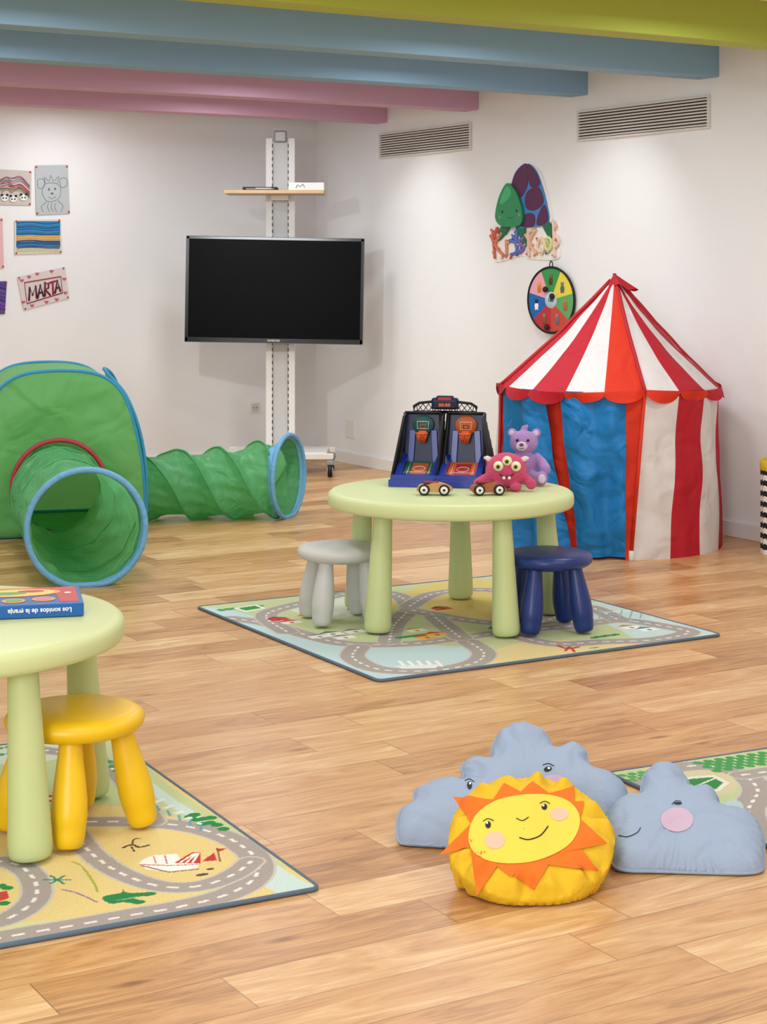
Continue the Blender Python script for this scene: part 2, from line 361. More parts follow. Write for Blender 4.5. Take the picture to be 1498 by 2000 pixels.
b=MB(); cut(b,[(961,440),(975,450),(1000,462),(1030,445),(1052,442),(1082,430),(1092,440),(1096,490),(1086,507),(1036,506),(1018,500),(970,512),(964,490)],0,.006,'#f1ece6'); b.obj('sign_backing',th)
# ---------------- round target on wall ----------------
c=RW(1087,586); R=.170
th=thing('target_board','round fabric target board with coloured animal sectors','toy',mat4=wallframe(c,'R',.030)@RY(rad(8)))
b=MB(); cols=['#3a9450','#e6d24a','#5ea866','#c84a38','#b8323a','#1f66b0','#e8a4b0']; NS=7
for k in range(NS):
    a0=pi/2+pi/NS-k*2*pi/NS; a1=a0-2*pi/NS
    P=[(0,0)]+[(R*math.cos(a0+(a1-a0)*j/8),R*math.sin(a0+(a1-a0)*j/8)) for j in range(9)]
    b.prism(P[::-1],.004,.008,M('sector%d'%k,cols[k],.8))
b.lathe([(.0001,.0095),(.042,.0095),(.043,.008)],M('sector_mid','#b9d3de',.8),28)
b.text('100',.026,M('dark_ink','#2a2a2a',.7),TR(0,-.0,.0098),bold=.001)
for k,(h1,h2) in enumerate([('#5b3a24','#8a5c3a'),('#4f6a6a','#6d8585'),('#b5623a','#c77a4a'),('#6c6c74','#8a8a90'),('#8a5030','#7a8a50'),('#f2f2f0','#20242c'),('#d47a3a','#e9a15a')]):
    a=pi/2-k*2*pi/NS; x,y=.108*math.cos(a),.108*math.sin(a)
    b.ell((x,y-.008,.009),(.015,.019,.003),M('an%s'%h1,h1,.8),seg=14,rings=8); b.ell((x,y+.015,.010),(.011,.011,.003),M('an%s'%h2,h2,.8),seg=14,rings=8)
    for s in(-1,1): b.ell((x+s*.008,y+.023,.009),(.004,.004,.002),M('an%s'%h2,h2,.8),seg=8,rings=6); b.ell((x+s*.008,y-.025,.009),(.005,.005,.003),M('an%s'%h1,h1,.8),seg=8,rings=6)
b.obj('target_face',th)
MB().tube([(R*math.cos(2*pi*i/48),R*math.sin(2*pi*i/48),.007) for i in range(48)],.0065,M('black_trim','#151515',.6),8,closed=True).obj('rim',th)
MB().tube(cat([(-.01,R,.006),(-.01,R+.02,.006),(0,R+.032,.006),(.01,R+.02,.006),(.01,R,.006)],n=5),.003,M('black_trim','#151515',.6),6).obj('hanging_loop',th)
for x,y in((-.03,.055),(.02,.02),(-.02,-.14),):
    MB().ell((x,y,.02),(.016,.016,.013),M('dark_ball','#3a1518',.7),seg=14,rings=8).obj('velcro_ball',th)
# ---------------- TV stand ----------------
wh=M('stand_white','#e6e4e1',.4); gr=M('stand_grey','#c9c8c6',.4); gr2=M('caster_grey','#9b9a99',.4,metal=.3); blk=M('gloss_black','#0a0a0b',.12,spec=.6); blk2=M('matt_black','#141414',.5)
TVX=-.612; TVY=10.5
st=thing('television_stand','tall white rolling stand holding a television and small shelf','tv stand',loc=(TVX,TVY,0))
b=MB()
for s in(-1,1): b.box((s*.066,0,1.07),(.040,.04,1.84),wh,.003)
b.box((0,.006,1.07),(.088,.03,1.84),gr,.002); b.box((0,-.002,2.0),(.075,.05,.07),gr2,.01)
b.obj('upright_column',st)
for s in(-1,1):
    b=MB(); b.box((s*.045,-.0195,1.07),(.003,.003,1.8),gr2)
    for k in range(46): b.box((s*.047,-.0205,.19+k*.039),(.005,.004,.020),blk2)
    b.obj('slot_rail',st)
b=MB(); b.box((0,0,.13),(.56,.36,.022),wh,.005); b.box((0,-.19,.12),(.64,.03,.035),wh,.005); b.box((0,.19,.12),(.64,.03,.035),wh,.005); b.box((0,0,.15),(.2,.14,.03),gr,.004); b.obj('base',st)
for sx in(-1,1):
    for sy in(-1,1):
        x,y=sx*.30,sy*.19
        b=MB(); b.lathe([(.012,-.014),(.034,-.014),(.038,-.008),(.038,.008),(.034,.014),(.012,.014)],blk2,24,T=TR(x,y,.038)@RY(pi/2)); b.lathe([(.0001,-.017),(.02,-.017),(.022,-.01),(.022,.01),(.02,.017),(.0001,.017)],wh,20,T=TR(x,y,.038)@RY(pi/2))
        b.box((x,y+.01,.083),(.045,.05,.03),gr2,.006); b.lathe([(.01,.09),(.01,.115)],gr2,12,T=TR(x,y,0)); b.obj('caster',st)
wood=M('shelf_wood','#c9ab86',.5,var=.1,vs=12)
SZ=1.66
MB().box((-.02,-.16,SZ),(.575,.30,.02),wood,.002).obj('shelf',st,label='thin light wood shelf')
b=MB(); b.box((0,-.06,SZ-.025),(.1,.1,.03),wh,.004); b.obj('shelf_bracket',st)
b=MB(); b.box((0,-.05,1.09),(.3,.05,.28),blk2,.004); b.obj('mounting_bracket',st)
# TV
tv=thing('television','wide black flat-screen television on a rolling stand','television',mat4=TR(-.638,10.36,1.09)@RY(rad(1.)))
b=MB(); b.box((0,.015,0),(1.045,.05,.622),blk2,.008); b.obj('tv_casing',tv)
b=MB(); be=M('bezel_edge','#5a5a5e',.3,metal=.6)
for s in(-1,1): b.box((s*.512,-.014,0),(.02,.012,.62),blk,.003)
b.box((0,-.014,.301),(1.04,.012,.02),blk,.003); b.box((0,-.014,-.296),(1.04,.012,.03),blk,.003)
b.box((0,-.018,-.3105),(1.03,.006,.003),be)
for s in(-1,1): b.box((s*.521,-.018,0),(.0025,.006,.62),be)
b.box((0,-.018,.3105),(1.04,.006,.002),be)
b.text('SAMSUNG',.016,M('logo_silver','#c8c8cc',.4),TR(0,-.0208,-.296)@RX(pi/2),bold=.0004)
b.obj('bezel',tv)
MB().box((0,-.0125,.004),(1.006,.004,.572),M('screen_glass','#030304',.3,spec=.05)).obj('screen',tv)
# items on shelf
o=thing('media_player','flat black media player on the shelf','media player',loc=(TVX-.105,TVY-.18,SZ+.01)); 
MB().box((0,0,.011),(.2,.16,.018),blk2,.004).obj('player_body',o); MB().box((.02,-.081,.011),(.09,.002,.008),blk).obj('front_panel',o)
MB().box((-.0,-.081,.008),(.16,.003,.004),gr2).obj('trim_strip',o)
o=thing('cardboard_box','small white printed cardboard box on the shelf','box',loc=(TVX+.165,TVY-.20,SZ+.0105))
MB().box((0,0,.022),(.205,.16,.044),M('white_card','#e8e6e2',.6),.002).obj('box_body',o)
MB().tube(cat([(-.06,-.081,.012),(-.05,-.081,.03),(-.035,-.081,.02),(-.02,-.081,.034),(-.01,-.081,.015)],n=5),.0015,M('dark_ink','#2a2a2a',.7),5).obj('printed_mark',o)
# ---------------- round tables ----------------
lime=M('lime_plastic','#d2dea3',.42,bump=.03,bs=200,spec=.4); limed=M('lime_leg_plastic','#c6d396',.45,spec=.4)
def table(x,y,z,a0,label,rb=.363):
    th=thing('kids_table',label,'table',loc=(x,y,z)); R=.425; H=.44
    MB().lathe([(.0001,H),(R-.025,H),(R-.012,H-.002),(R-.003,H-.009),(R,H-.02),(R,H-.040),(R-.004,H-.049),(R-.014,H-.053),(R-.03,H-.05),(R-.04,H-.03),(.0001,H-.03)],lime,96).obj('table_top',th)
    for k in range(5):
        a=rad(a0+72*k); top=Vector(((rb-.028)*math.cos(a),(rb-.028)*math.sin(a),H-.03)); bot=Vector((rb*math.cos(a),rb*math.sin(a),0))
        T=align(bot,top); L=(top-bot).length
        MB().lathe([(.0001,.001),(.034,.001),(.041,.005),(.0445,.014),(.0455,.03),(.0445,.06),(.041,.14),(.0365,.25),(.033,.33),(.031,L)],limed,36,T=T).obj('leg',th)
    return th
RZ_=.0115
table(.232,6.11,RZ_,82,'round lime green plastic kids table with toys on top')
table(-.994,3.850,RZ_+.002,-42.5,'round lime green plastic kids table with a book on top',.373)
def stool(x,y,z,ang,m,label,R=.15,H=.26,rb=.14):
    th=thing('kids_stool',label,'stool',loc=(x,y,z))
    MB().lathe([(.0001,H),(R*.8,H-.001),(R-.015,H-.004),(R-.004,H-.012),(R,H-.022),(R-.003,H-.034),(R-.014,H-.044),(R-.035,H-.05),(R-.05,H-.054),(.0001,H-.054)],m,64).obj('seat',th)
    for k in range(4):
        a=ang+k*pi/2; top=Vector((.097*math.cos(a),.097*math.sin(a),H-.045)); bot=Vector((rb*math.cos(a),rb*math.sin(a),.003)); T=align(bot,top); L=(top-bot).length
        MB().lathe([(.0001,.0),(.021,.0005),(.028,.005),(.0315,.014),(.0335,.028),(.0355,.0485),(.0362,.0505),(.0376,.07),(.0368,.10),(.0325,.14),(.0275,.18),(.024,L)],m,28,T=T).obj('leg',th)
stool(-.664,3.80,RZ_,rad(5),M('yellow_plastic','#f1c412',.38,spec=.5),'yellow plastic kids stool with four rounded legs',rb=.148)
stool(-.148,6.05,RZ_,rad(-118),M('grey_plastic','#c9ccc8',.45),'light grey plastic kids stool under the table',R=.148,rb=.13)
stool(.55,5.91,RZ_,rad(-121),M('navy_plastic','#193274',.35,spec=.5),'dark blue plastic kids stool under the table',rb=.135)
# ---------------- rugs ----------------
def rug_material():
    m=bpy.data.materials.new('printed_rug_pile'); m.use_nodes=True; nt=m.node_tree; n=nt.nodes; l=nt.links; b=n['Principled BSDF']
    at=n.new('ShaderNodeAttribute'); at.attribute_name='Col'; tc=n.new('ShaderNodeTexCoord')
    nz=n.new('ShaderNodeTexNoise'); nz.inputs['Scale'].default_value=260; l.new(tc.outputs['Object'],nz.inputs['Vector'])
    mr=n.new('ShaderNodeMapRange'); mr.inputs['From Min'].default_value=.3; mr.inputs['From Max'].default_value=.7; mr.inputs['To Min'].default_value=.92; mr.inputs['To Max'].default_value=1.08; l.new(nz.outputs['Fac'],mr.inputs['Value'])
    vm=n.new('ShaderNodeVectorMath'); vm.operation='SCALE'; l.new(at.outputs['Color'],vm.inputs[0]); l.new(mr.outputs[0],vm.inputs['Scale']); l.new(vm.outputs[0],b.inputs['Base Color'])
    b.inputs['Roughness'].default_value=.95; b.inputs['Specular IOR Level'].default_value=.1
    bp=n.new('ShaderNodeBump'); bp.inputs['Strength'].default_value=.3; bp.inputs['Distance'].default_value=.002; l.new(nz.outputs['Fac'],bp.inputs['Height']); l.new(bp.outputs[0],b.inputs['Normal'])
    return m
rugm=rug_material(); edgem=M('rug_edge_yarn','#5f7386',.9,bump=.3,bs=300)
class Rug:
    def __init__(s,corner,e1,e2,base,N=400,S=1.3):
        s.o=Vector(corner); s.e1=Vector(e1).normalized(); s.e2=Vector(e2).normalized(); s.S=S; s.N=N
        g=np.linspace(0,S,N); s.A,s.B=np.meshgrid(g,g,indexing='ij'); s.c=np.zeros((N,N,3)); s.c[:]=lin(base)
    def L(s,p):
        if len(p)==2 and abs(p[0])+abs(p[1])>20: w=W(p[0],p[1])-s.o; return (w.dot(s.e1),w.dot(s.e2))
        return p
    def poly(s,pts,h,sm=True):
        P=[s.L(p) for p in pts]
        if sm: P=[(p.x,p.y) for p in cat([(a,b,0) for a,b in P],True,6)]
        ins=np.zeros(s.A.shape,bool); n=len(P)
        for i in range(n):
            x1,y1=P[i];x2,y2=P[(i+1)%n]
            if y1==y2: continue
            cnd=((y1>s.B)!=(y2>s.B))&(s.A<(x2-x1)*(s.B-y1)/(y2-y1)+x1); ins^=cnd
        s.c[ins]=lin(h)
    def line(s,pts,w,h,dash=None,sm=True,closed=False,edge=None):
        P=[s.L(p) for p in pts]
        if sm: P=[(p.x,p.y) for p in cat([(a,b,0) for a,b in P],closed,6)]
        if closed: P=P+[P[0]]
        best=np.full(s.A.shape,9.); arc=np.zeros(s.A.shape); acc=0
        for i in range(len(P)-1):
            x1,y1=P[i];dx=P[i+1][0]-x1;dy=P[i+1][1]-y1;L2=dx*dx+dy*dy
            if L2<1e-12: continue
            t=np.clip(((s.A-x1)*dx+(s.B-y1)*dy)/L2,0,1); d=np.hypot(s.A-x1-t*dx,s.B-y1-t*dy); k=d<best
            best[k]=d[k]; arc[k]=(acc+t*math.sqrt(L2))[k]; acc+=math.sqrt(L2)
        if edge: s.c[best<w/2+.006]=lin(edge)
        s.c[best<w/2]=lin(h)
        if dash: s.c[(best<.0042)&((arc%.045)<.024)]=lin(dash)
    def road(s,*pts,w=.075,closed=False): s.line(pts,w,'#aaa39c','#ebe9e4',closed=closed,edge='#cac5ba')
    def blob(s,p,rx,ry,h):
        a,b=s.L(p); s.c[((s.A-a)/rx)**2+((s.B-b)/ry)**2<1]=lin(h)
    def trees(s,px0,px1,h='#3f9a55',nx=5,ny=3,r=.013):
        a0,b0=s.L(px0);a1,b1=s.L(px1)
        for i in range(nx):
            for j in range(ny): s.blob((a0+(a1-a0)*(i+.5*(j%2))/nx,b0+(b1-b0)*j/ny),r,r,h)
    def treeline(s,pts,h,r=.017):
        for i,p in enumerate(pts): s.blob(p,r,r,h)
    def house(s,p,w,hh,wall,roof):
        a,b=s.L(p); s.poly([(a-w/2,b),(a+w/2,b),(a+w/2,b+hh*.6),(a-w/2,b+hh*.6)],wall,False); s.poly([(a-w*.6,b+hh*.6),(a+w*.6,b+hh*.6),(a,b+hh)],roof,False)
        s.blob((a,b+hh*.25),w*.12,hh*.15,roof)
    def build(s,label):
        N=s.N;S=s.S
        g=s.c.mean(2,keepdims=True); s.c=(g+(s.c-g)*.92)
        rnd=np.random.RandomState(1); z=.0075+.0006*rnd.rand(N,N)
        v=np.stack([s.A-S/2,s.B-S/2,z],-1).reshape(-1,3)
        i=np.arange(N-1)[:,None]*N+np.arange(N-1)[None,:]; i=i.ravel(); f=np.stack([i,i+N,i+N+1,i+1],-1)
        me=bpy.data.meshes.new('pile'); me.from_pydata(v.tolist(),[],f.tolist())
        at=me.attributes.new('Col','FLOAT_COLOR','POINT'); at.data.foreach_set('color',np.concatenate([s.c.reshape(-1,3),np.ones((N*N,1))],1).astype(np.float32).ravel())
        me.materials.append(rugm); me.update()
        th=thing('play_rug',label,'rug',mat4=frame(s.o+(s.e1+s.e2)*S/2,s.e1,s.e2),group='town map play rugs')
        o=bpy.data.objects.new('pile',me); bpy.context.scene.collection.objects.link(o); o.parent=th
        h=S/2; r=.015; pts=[]
        for cx,cy,a0 in((h-r,h-r,0),(-h+r,h-r,90),(-h+r,-h+r,180),(h-r,-h+r,270)):
            for k in range(5): a=rad(a0+22.5*k); pts.append((cx+(r+.001)*math.cos(a),cy+(r+.001)*math.sin(a),.0052))
        MB().tube(pts,.005,edgem,8,closed=True).obj('edge_binding',th)
        MB().box((0,0,.0035),(S-.02,S-.02,.006),edgem).obj('backing',th)
fc=W(740,1333); fl=W(380,1190); fr_=W(1407,1243)
r=Rug(fc,fr_-fc,Vector((-(fr_-fc).y,(fr_-fc).x,0)),'#c3cf9a')
r.poly([(400,1195),(560,1262),(740,1330),(900,1312),(960,1290),(930,1270),(760,1262),(640,1262),(560,1235),(470,1200)],'#bcd8da')
r.poly([(930,1305),(965,1275),(1050,1255),(1180,1258),(1270,1258),(1180,1275),(1060,1290)],'#e2d092')
r.poly([(1270,1258),(1395,1243),(1280,1210),(1180,1180),(1130,1195),(1200,1230)],'#c4dbd8')
r.poly([(760,1190),(790,1160),(880,1140),(980,1140),(1060,1165),(1080,1200),(980,1212),(850,1210)],'#dfc672')
r.poly([(560,1185),(680,1160),(760,1165),(740,1190),(640,1215)],'#d8dcca')
for pts in ([(450,1212),(520,1222),(600,1245),(680,1262),(800,1262),(900,1250),(1010,1236),(1110,1228),(1210,1216),(1300,1228),(1345,1240),(1280,1254),(1180,1258),(1080,1262),(1000,1245)],
            [(700,1268),(690,1290),(745,1313),(850,1314),(925,1300),(945,1280),(915,1258)],
            [(560,1238),(520,1205),(600,1180),(700,1160),(770,1165),(800,1190),(770,1225),(760,1258)],
            [(800,1188),(850,1163),(950,1156),(1050,1175),(1095,1200),(1040,1222),(930,1218),(800,1195)],
            [(1095,1200),(1150,1190),(1210,1216)],[(850,1210),(880,1235),(900,1250)]): r.road(*pts)
r.trees((430,1195),(520,1188),'#4f9a58',6,3); r.trees((600,1170),(760,1146),'#5aa060',7,2); r.trees((960,1232),(1000,1222),'#3f8f50',3,2); r.trees((780,1250),(840,1243),nx=4,ny=2,r=.016); r.trees((1160,1250),(1210,1242),'#3f8f50',3,2)
r.poly([(455,1192),(500,1185),(520,1192),(480,1200)],'#e8ece0',False); r.poly([(465,1192),(498,1187),(510,1192),(480,1197)],'#3c9a50',False)
for p,wl,rf in (((575,1222),'#e9e4dc','#c8463c'),((550,1216),'#c8463c','#a83830'),((610,1210),'#e8c35a','#c8463c'),((655,1245),'#eceae4','#5b7a6c'),((630,1250),'#e6e4de','#8f8f94'),((680,1252),'#eceae4','#8f8f94'),((700,1240),'#f0eeea','#8f8f94'),((740,1236),'#e8e6e0','#5a7d68'),((840,1252),'#e8b84a','#c8463c'),((860,1246),'#e8b84a','#c8463c'),((820,1238),'#e9e4dc','#b8a83a'),((640,1195),'#e4e2da','#c8463c'),((1240,1232),'#f0efe8','#b89a40'),((1275,1236),'#e6efee','#4a8a8a'),((870,1195),'#c9573a','#8a3030')): r.house(p,.07,.07,wl,rf)
for k in range(5): r.line([(780+k*18,1296),(790+k*18,1306)],.012,'#eef1f0',sm=False)
r.poly([(770,1306),(860,1302),(850,1310),(785,1311)],'#dfe8ea',False)
r.line([(1180,1200),(1270,1195)],.01,'#eef2f2'); r.line([(1185,1205),(1275,1222)],.01,'#6ba0b0')
for k in range(5): r.line([(1170+k*20,1212),(1175+k*20,1196)],.006,'#8ab4bc',sm=False)
r.line([(1090,1266),(1110,1272),(1130,1268)],.014,'#c8463c'); r.line([(1105,1276),(1112,1268),(1122,1278)],.01,'#c8463c'); r.blob((1160,1270),.02,.006,'#4a9a8a')
r.build('square play rug printed with roads and town beneath the table')
c2=W(622,1740); e2=Vector((-.466,.885,0)); e1=Vector((.885,.466,0))
r=Rug(c2-e1*1.3,e1,e2,'#e4d088',N=480)
r.poly([(-60,1440),(195,1432),(330,1540),(480,1640),(560,1705),(470,1660),(330,1600),(200,1580),(60,1600),(-60,1580)],'#c4d29c')
r.poly([(230,1480),(330,1560),(460,1640),(560,1710),(615,1742),(570,1755),(520,1740),(500,1690),(430,1640),(330,1580),(240,1520)],'#c8e0da')
r.poly([(0,1440),(120,1440),(150,1470),(60,1500),(-20,1490)],'#d2dfd0')
r.poly([(30,1812),(300,1795),(500,1765),(600,1748),(300,1815),(0,1855)],'#d6da9e')
r.road((-100,1600),(20,1608),(140,1612),(260,1612),(370,1622),(450,1646),(498,1682),(500,1718),(455,1750),(370,1775),(230,1800),(60,1830),(-120,1860),w=.062)
r.road((140,1625),(175,1670),(230,1710),(310,1738),(390,1738),(455,1716),(490,1690),w=.052)
r.road((-60,1700),(10,1690),(60,1715),(70,1760),(20,1800),(-60,1820),w=.055)
r.road((80,1470),(190,1490),(250,1540),(300,1612),w=.05)
r.trees((190,1478),(240,1520),'#4ba05e',4,5,r=.013)
r.treeline([(372,1602),(385,1608),(398,1606),(410,1614),(424,1618),(395,1616),(436,1626),(380,1598),(412,1604)],'#2f8f4c',.014); r.trees((-20,1470),(100,1480),'#5aa060',5,2,r=.011)
# striped marquee
r.poly([(272,1693),(284,1684),(300,1678),(345,1675),(355,1690),(390,1692),(384,1704),(330,1710),(285,1705)],'#f6f3ec',False)
for a_,b_ in (((300,1680),(305,1694)),((322,1678),(326,1694))): r.line([a_,b_],.003,'#c9483e',sm=False)
r.line([(274,1696),(330,1698),(388,1696)],.004,'#c9483e',sm=False)
r.line([(276,1698),(330,1711),(386,1705)],.005,'#7a5a54',sm=False)
r.poly([(340,1693),(375,1672),(392,1672),(392,1694)],'#c63a34',False)
for k in range(3): r.line([(352+k*12,1692),(380+k*4,1674)],.005,'#f4f1ea',sm=False)
r.poly([(395,1690),(418,1672),(424,1688)],'#c63a34',False); r.line([(424,1664),(430,1690)],.004,'#8a3a34',sm=False); r.poly([(424,1665),(444,1664),(426,1672)],'#c63a34',False)
# cactus, palms
r.poly([(200,1760),(235,1752),(240,1745),(252,1752),(300,1750),(300,1756),(262,1762),(285,1768),(270,1774),(240,1770),(215,1773)],'#2e8a50'); r.line([(230,1766),(280,1758)],.004,'#8ac080')
for k in range(6): r.line([(112,1726),(112+26*math.cos(k*1.05),1726+9*math.sin(k*1.05))],.006,'#2e8f7a',sm=False)
r.line([(240,1663),(258,1657),(272,1662),(290,1658)],.007,'#4a3a34'); r.line([(258,1657),(262,1646),(274,1645)],.004,'#4a3a34'); r.line([(256,1660),(262,1670)],.004,'#4a3a34')
r.line([(140,1690),(160,1700),(185,1735),(190,1750)],.005,'#a8b040'); r.line([(120,1745),(150,1752),(190,1770)],.004,'#8a5a9a')
r.blob((395,1716),.014,.007,'#5a5048'); r.blob((410,1705),.008,.006,'#5a5048')
r.poly([(-20,1752),(14,1748),(18,1762),(0,1768)],'#c8463c',False); r.treeline([(2,1738),(14,1742),(8,1772)],'#2f8f4c',.012)
for k in range(5): r.line([(300+k*22,1575+k*10),(318+k*18,1568+k*12)],.012,'#dfe9ea',sm=False); r.line([(305+k*22,1580+k*10),(312+k*20,1590+k*10)],.006,'#6fa0b8',sm=False)
for k in range(2): r.house((40+k*60,1575),.06,.07,'#ece8e0','#c8463c')
r.build('square play rug printed with roads, desert and cactus under the table')
c3=W(1190,1515); e1=Vector((.895,.445,0)); e2=Vector((-.445,.895,0))
r=Rug(c3-e2*1.3,e1,e2,'#c0d09a')
r.road((1210,1560),(1260,1540),(1300,1510),(1380,1502),(1450,1520),(1480,1550),(1462,1590),(1480,1640),w=.07)
r.road((1450,1520),(1520,1510),(1580,1500),w=.06)
r.poly([(1295,1550),(1330,1518),(1400,1512),(1440,1535),(1420,1558),(1340,1562)],'#d3cca4'); r.poly([(1310,1545),(1340,1524),(1395,1520),(1425,1535),(1405,1552),(1345,1555)],'#e4e4d4',False); r.poly([(1320,1545),(1345,1528),(1392,1524),(1412,1535),(1400,1547),(1348,1551)],'#3f8f50',False); r.line([(1340,1550),(1400,1525)],.006,'#e4e4d4',sm=False)
r.trees((1400,1512),(1500,1470),'#4aa05a',7,5,r=.013); r.trees((1235,1530),(1300,1502),'#5aa65c',5,3,r=.012); r.poly([(1350,1600),(1440,1570),(1450,1620),(1400,1680),(1300,1680)],'#b5d2d4')
r.build('square play rug printed with green fields and a road')
# ---------------- circus tent ----------------
tred=M('tent_red','#c41c2e',.7,bump=.1,bs=60,wr=.45,ws=6,transl=.15,var=.07); tred_lit=M('tent_red_lit','#e4371a',.7,bump=.1,bs=60,wr=.45,ws=6,transl=.2,var=.06); twh=M('tent_white','#f1eceb',.75,bump=.1,bs=60,wr=.45,ws=6,transl=.2,var=.03); tbl=M('tent_blue','#127bc0',.5,bump=.1,bs=60,wr=.6,ws=8,transl=.12,var=.09)  # one red cloth; the brighter copy has translucent light painted into its colour
TC=Vector((.998,7.86,0)); TRd=.5; TE=.70; TA=1.165
tent=thing('play_tent','red and white striped circus play tent with blue door flaps','play tent',loc=TC)
def wr_(v): return TRd-.016*v
def ripple(a,z): return .006*math.sin(a*23+z*6)+.020*noise.noise(Vector((a*3,z*5,1.3)))
def wp(b,tl,tr,bl,br,mat,dr=0.,z0=.0,z1=TE,n=10):
    def fn(u,v):
        z=z0+(z1-z0)*v; k=v; a=rad((bl+(br-bl)*u)*(1-k)+(tl+(tr-tl)*u)*k)
        q=wr_(v)-.008*math.sin(pi*v)+ripple(a,z)*(math.sin(pi*v*.9+.15))+dr
        return (q*math.sin(a),-q*math.cos(a),z)
    b.surf(fn,n,22,mat)
b=MB(); wp(b,2,11,1,4,tred_lit,n=4)
bs=[11,31,51,71,91,111,131,151,171,191,211,231,251,271,281]
for k in range(len(bs)-1):
    s0=7 if bs[k]<180 else 3; s1=7 if bs[k+1]<180 else 3
    wp(b,bs[k],bs[k+1],bs[k]-s0,bs[k+1]-s1,(twh,tred)[k%2])
wp(b,281,285,278,283,tred,n=3)
b.obj('tent_wall',tent)
def flap(b,tl,tr,bl,br,wav,mat=tbl,dr=0.,bow=0.,amp=.020):
    def fn(u,v):
        z=.012+(TE-.012)*v; a=rad((bl+(br-bl)*u)*(1-v)+(tl+(tr-tl)*u)*v+bow*math.sin(pi*v)*(1-u if bow>0 else u))
        q=wr_(v)-.004+amp*math.sin(a*wav+z*5)*(1-v*.6)+.030*noise.noise(Vector((a*6,z*5,7)))*(1-v**4)+dr
        return (q*math.sin(a),-q*math.cos(a),z)
    b.surf(fn,36,30,mat)
b=MB(); flap(b,-33,2,-22,1,19); b.obj('door_flap',tent)
b=MB(); flap(b,-76,-42,-78,-25,16,bow=-1.); b.obj('door_flap',tent)
b=MB(); flap(b,-50,-26,-44,-18,10,tred_lit,-.050,amp=.01); b.obj('inner_lining',tent,label='red inner lining behind the door gap')
b=MB(); b.lathe([(.0001,.004),(TRd-.02,.004),(TRd-.015,.0)],M('tent_floor','#6d4438',.8,bump=.2),64); b.obj('groundsheet',tent)
ax=.03
def roofpt(a,v,out=0.):
    q=(TRd-.008)*(1-v)+.012*v; q-=.042*math.sin(pi*v)*(0.4+.6*abs(math.sin(2*(a-rad(11)))))*.8; q+=out+.012*noise.noise(Vector((math.cos(a)*5,math.sin(a)*5,v*5)))*math.sin(pi*v)
    z=TE+(TA-TE)*v - .014*(1-v)*abs(math.sin(2*(a-rad(11))))
    return (q*math.sin(a)+ax*v,-q*math.cos(a),z)
b=MB(); 
for k in range(18):
    a0=rad(-9+20*k); m=tred_lit if k==0 else (twh if k%2 else tred)
    b.surf(lambda u,v:roofpt(a0+rad(20)*u,v),6,20,m)
b.obj('tent_roof',tent,label='red and white striped conical roof')
b=MB()
for k in range(18):
    a0=rad(-9+20*k); m=tred_lit if k in(0,17,1,2) else tred
    def fn(u,v):
        a=a0+rad(20)*u; d=.020+(.030+.006*math.sin(k*2.1))*abs(math.sin(pi*u))**.6; q=TRd-.003+.014*math.sin(pi*u+k*1.7)*v
        zt=TE+.010-.014*abs(math.sin(2*(a-rad(11))))
        return (q*math.sin(a),-q*math.cos(a),zt-d*v)
    b.surf(fn,10,4,m)
b.obj('scalloped_valance',tent)
pipe=M('tent_piping','#b01824',.6)
for a,ab in((11,4),(101,94),(191,186),(281,279)):
    ar=rad(a); abr=rad(ab)
    b=MB(); b.tube([roofpt(ar,v/12,.006) for v in range(13)],.008 if a!=101 else .011,pipe,8); b.obj('roof_piping',tent)
    b=MB(); b.tube([((TRd+.002)*math.sin(abr),-(TRd+.002)*math.cos(abr),.03),((TRd-.010)*math.sin(ar),-(TRd-.010)*math.cos(ar),TE)],.0075,tred_lit if a==11 else pipe,8); b.obj('corner_pole_sleeve',tent)
    b=MB(); x,y=(TRd+.002)*math.sin(abr),-(TRd+.002)*math.cos(abr); b.lathe([(.0001,0),(.011,0),(.012,.004),(.011,.04),(.0001,.042)],M('pole_foot','#dedad5',.4),14,T=TR(x,y,0)); b.obj('pole_foot',tent)
b=MB()
def capf(u,v):
    a=2*pi*u; q=.004+(.056+.010*math.cos(5*a+.6)+.026*math.cos(a))*v; z=TA+.026-.050*v-.006*math.sin(5*a)*v*v-.022*v*max(0,math.cos(a))
    return (ax+q*math.cos(a)+.01*v,q*math.sin(a),z)
b.surf(capf,40,8,tred,cu=True); b.tube([(ax,0,TA-.01),(ax,0,TA+.03)],.008,tred,8); b.obj('roof_cap',tent)
# ---------------- green pop-up tent with tunnels ----------------
gfab=M('green_nylon','#80cc7c',.42,bump=.05,bs=60,wr=.4,ws=6,transl=.4,var=.06,vs=4); gtun=M('tunnel_green_nylon','#76cc8c',.38,bump=.05,bs=60,wr=.35,ws=14,transl=.52,var=.06,vs=6,spec=.5); btr=M('blue_trim','#2f8fb8',.6); bcuff=M('blue_cuff','#78bae6',.6,bump=.2,bs=40,wr=.2,ws=20,transl=.15); rtr=M('red_trim','#b83a4a',.6)
XA=Vector((.967,.255,0)).normalized(); YA=Vector((-XA.y,XA.x,0)); PF=Vector((-1.47,8.0,0)); half=.385
pc=PF+YA*half
pt=thing('pop_up_tunnel_tent','green pop-up play tent with blue trim and crawl tunnels','play tent',mat4=frame(pc,XA,YA))
inv=frame(pc,XA,YA).inverted()
prof=[(115,725),(165,728),(200,738),(228,759),(247,792),(261,835),(271,880),(278,930),(281,985),(279,1020),(262,1040),(215,1046),(115,1047)]
pr=[((x-115)/430.,max(.008,(1047-y)/430.)) for x,y in prof]
out=pr+[(-x,z) for x,z in pr[-2:0:-1]]
out=[(p.x,max(p.y,.008)) for p in cat([(a,c_,0) for a,c_ in out],True,5)]
no=len(out)
b=MB()
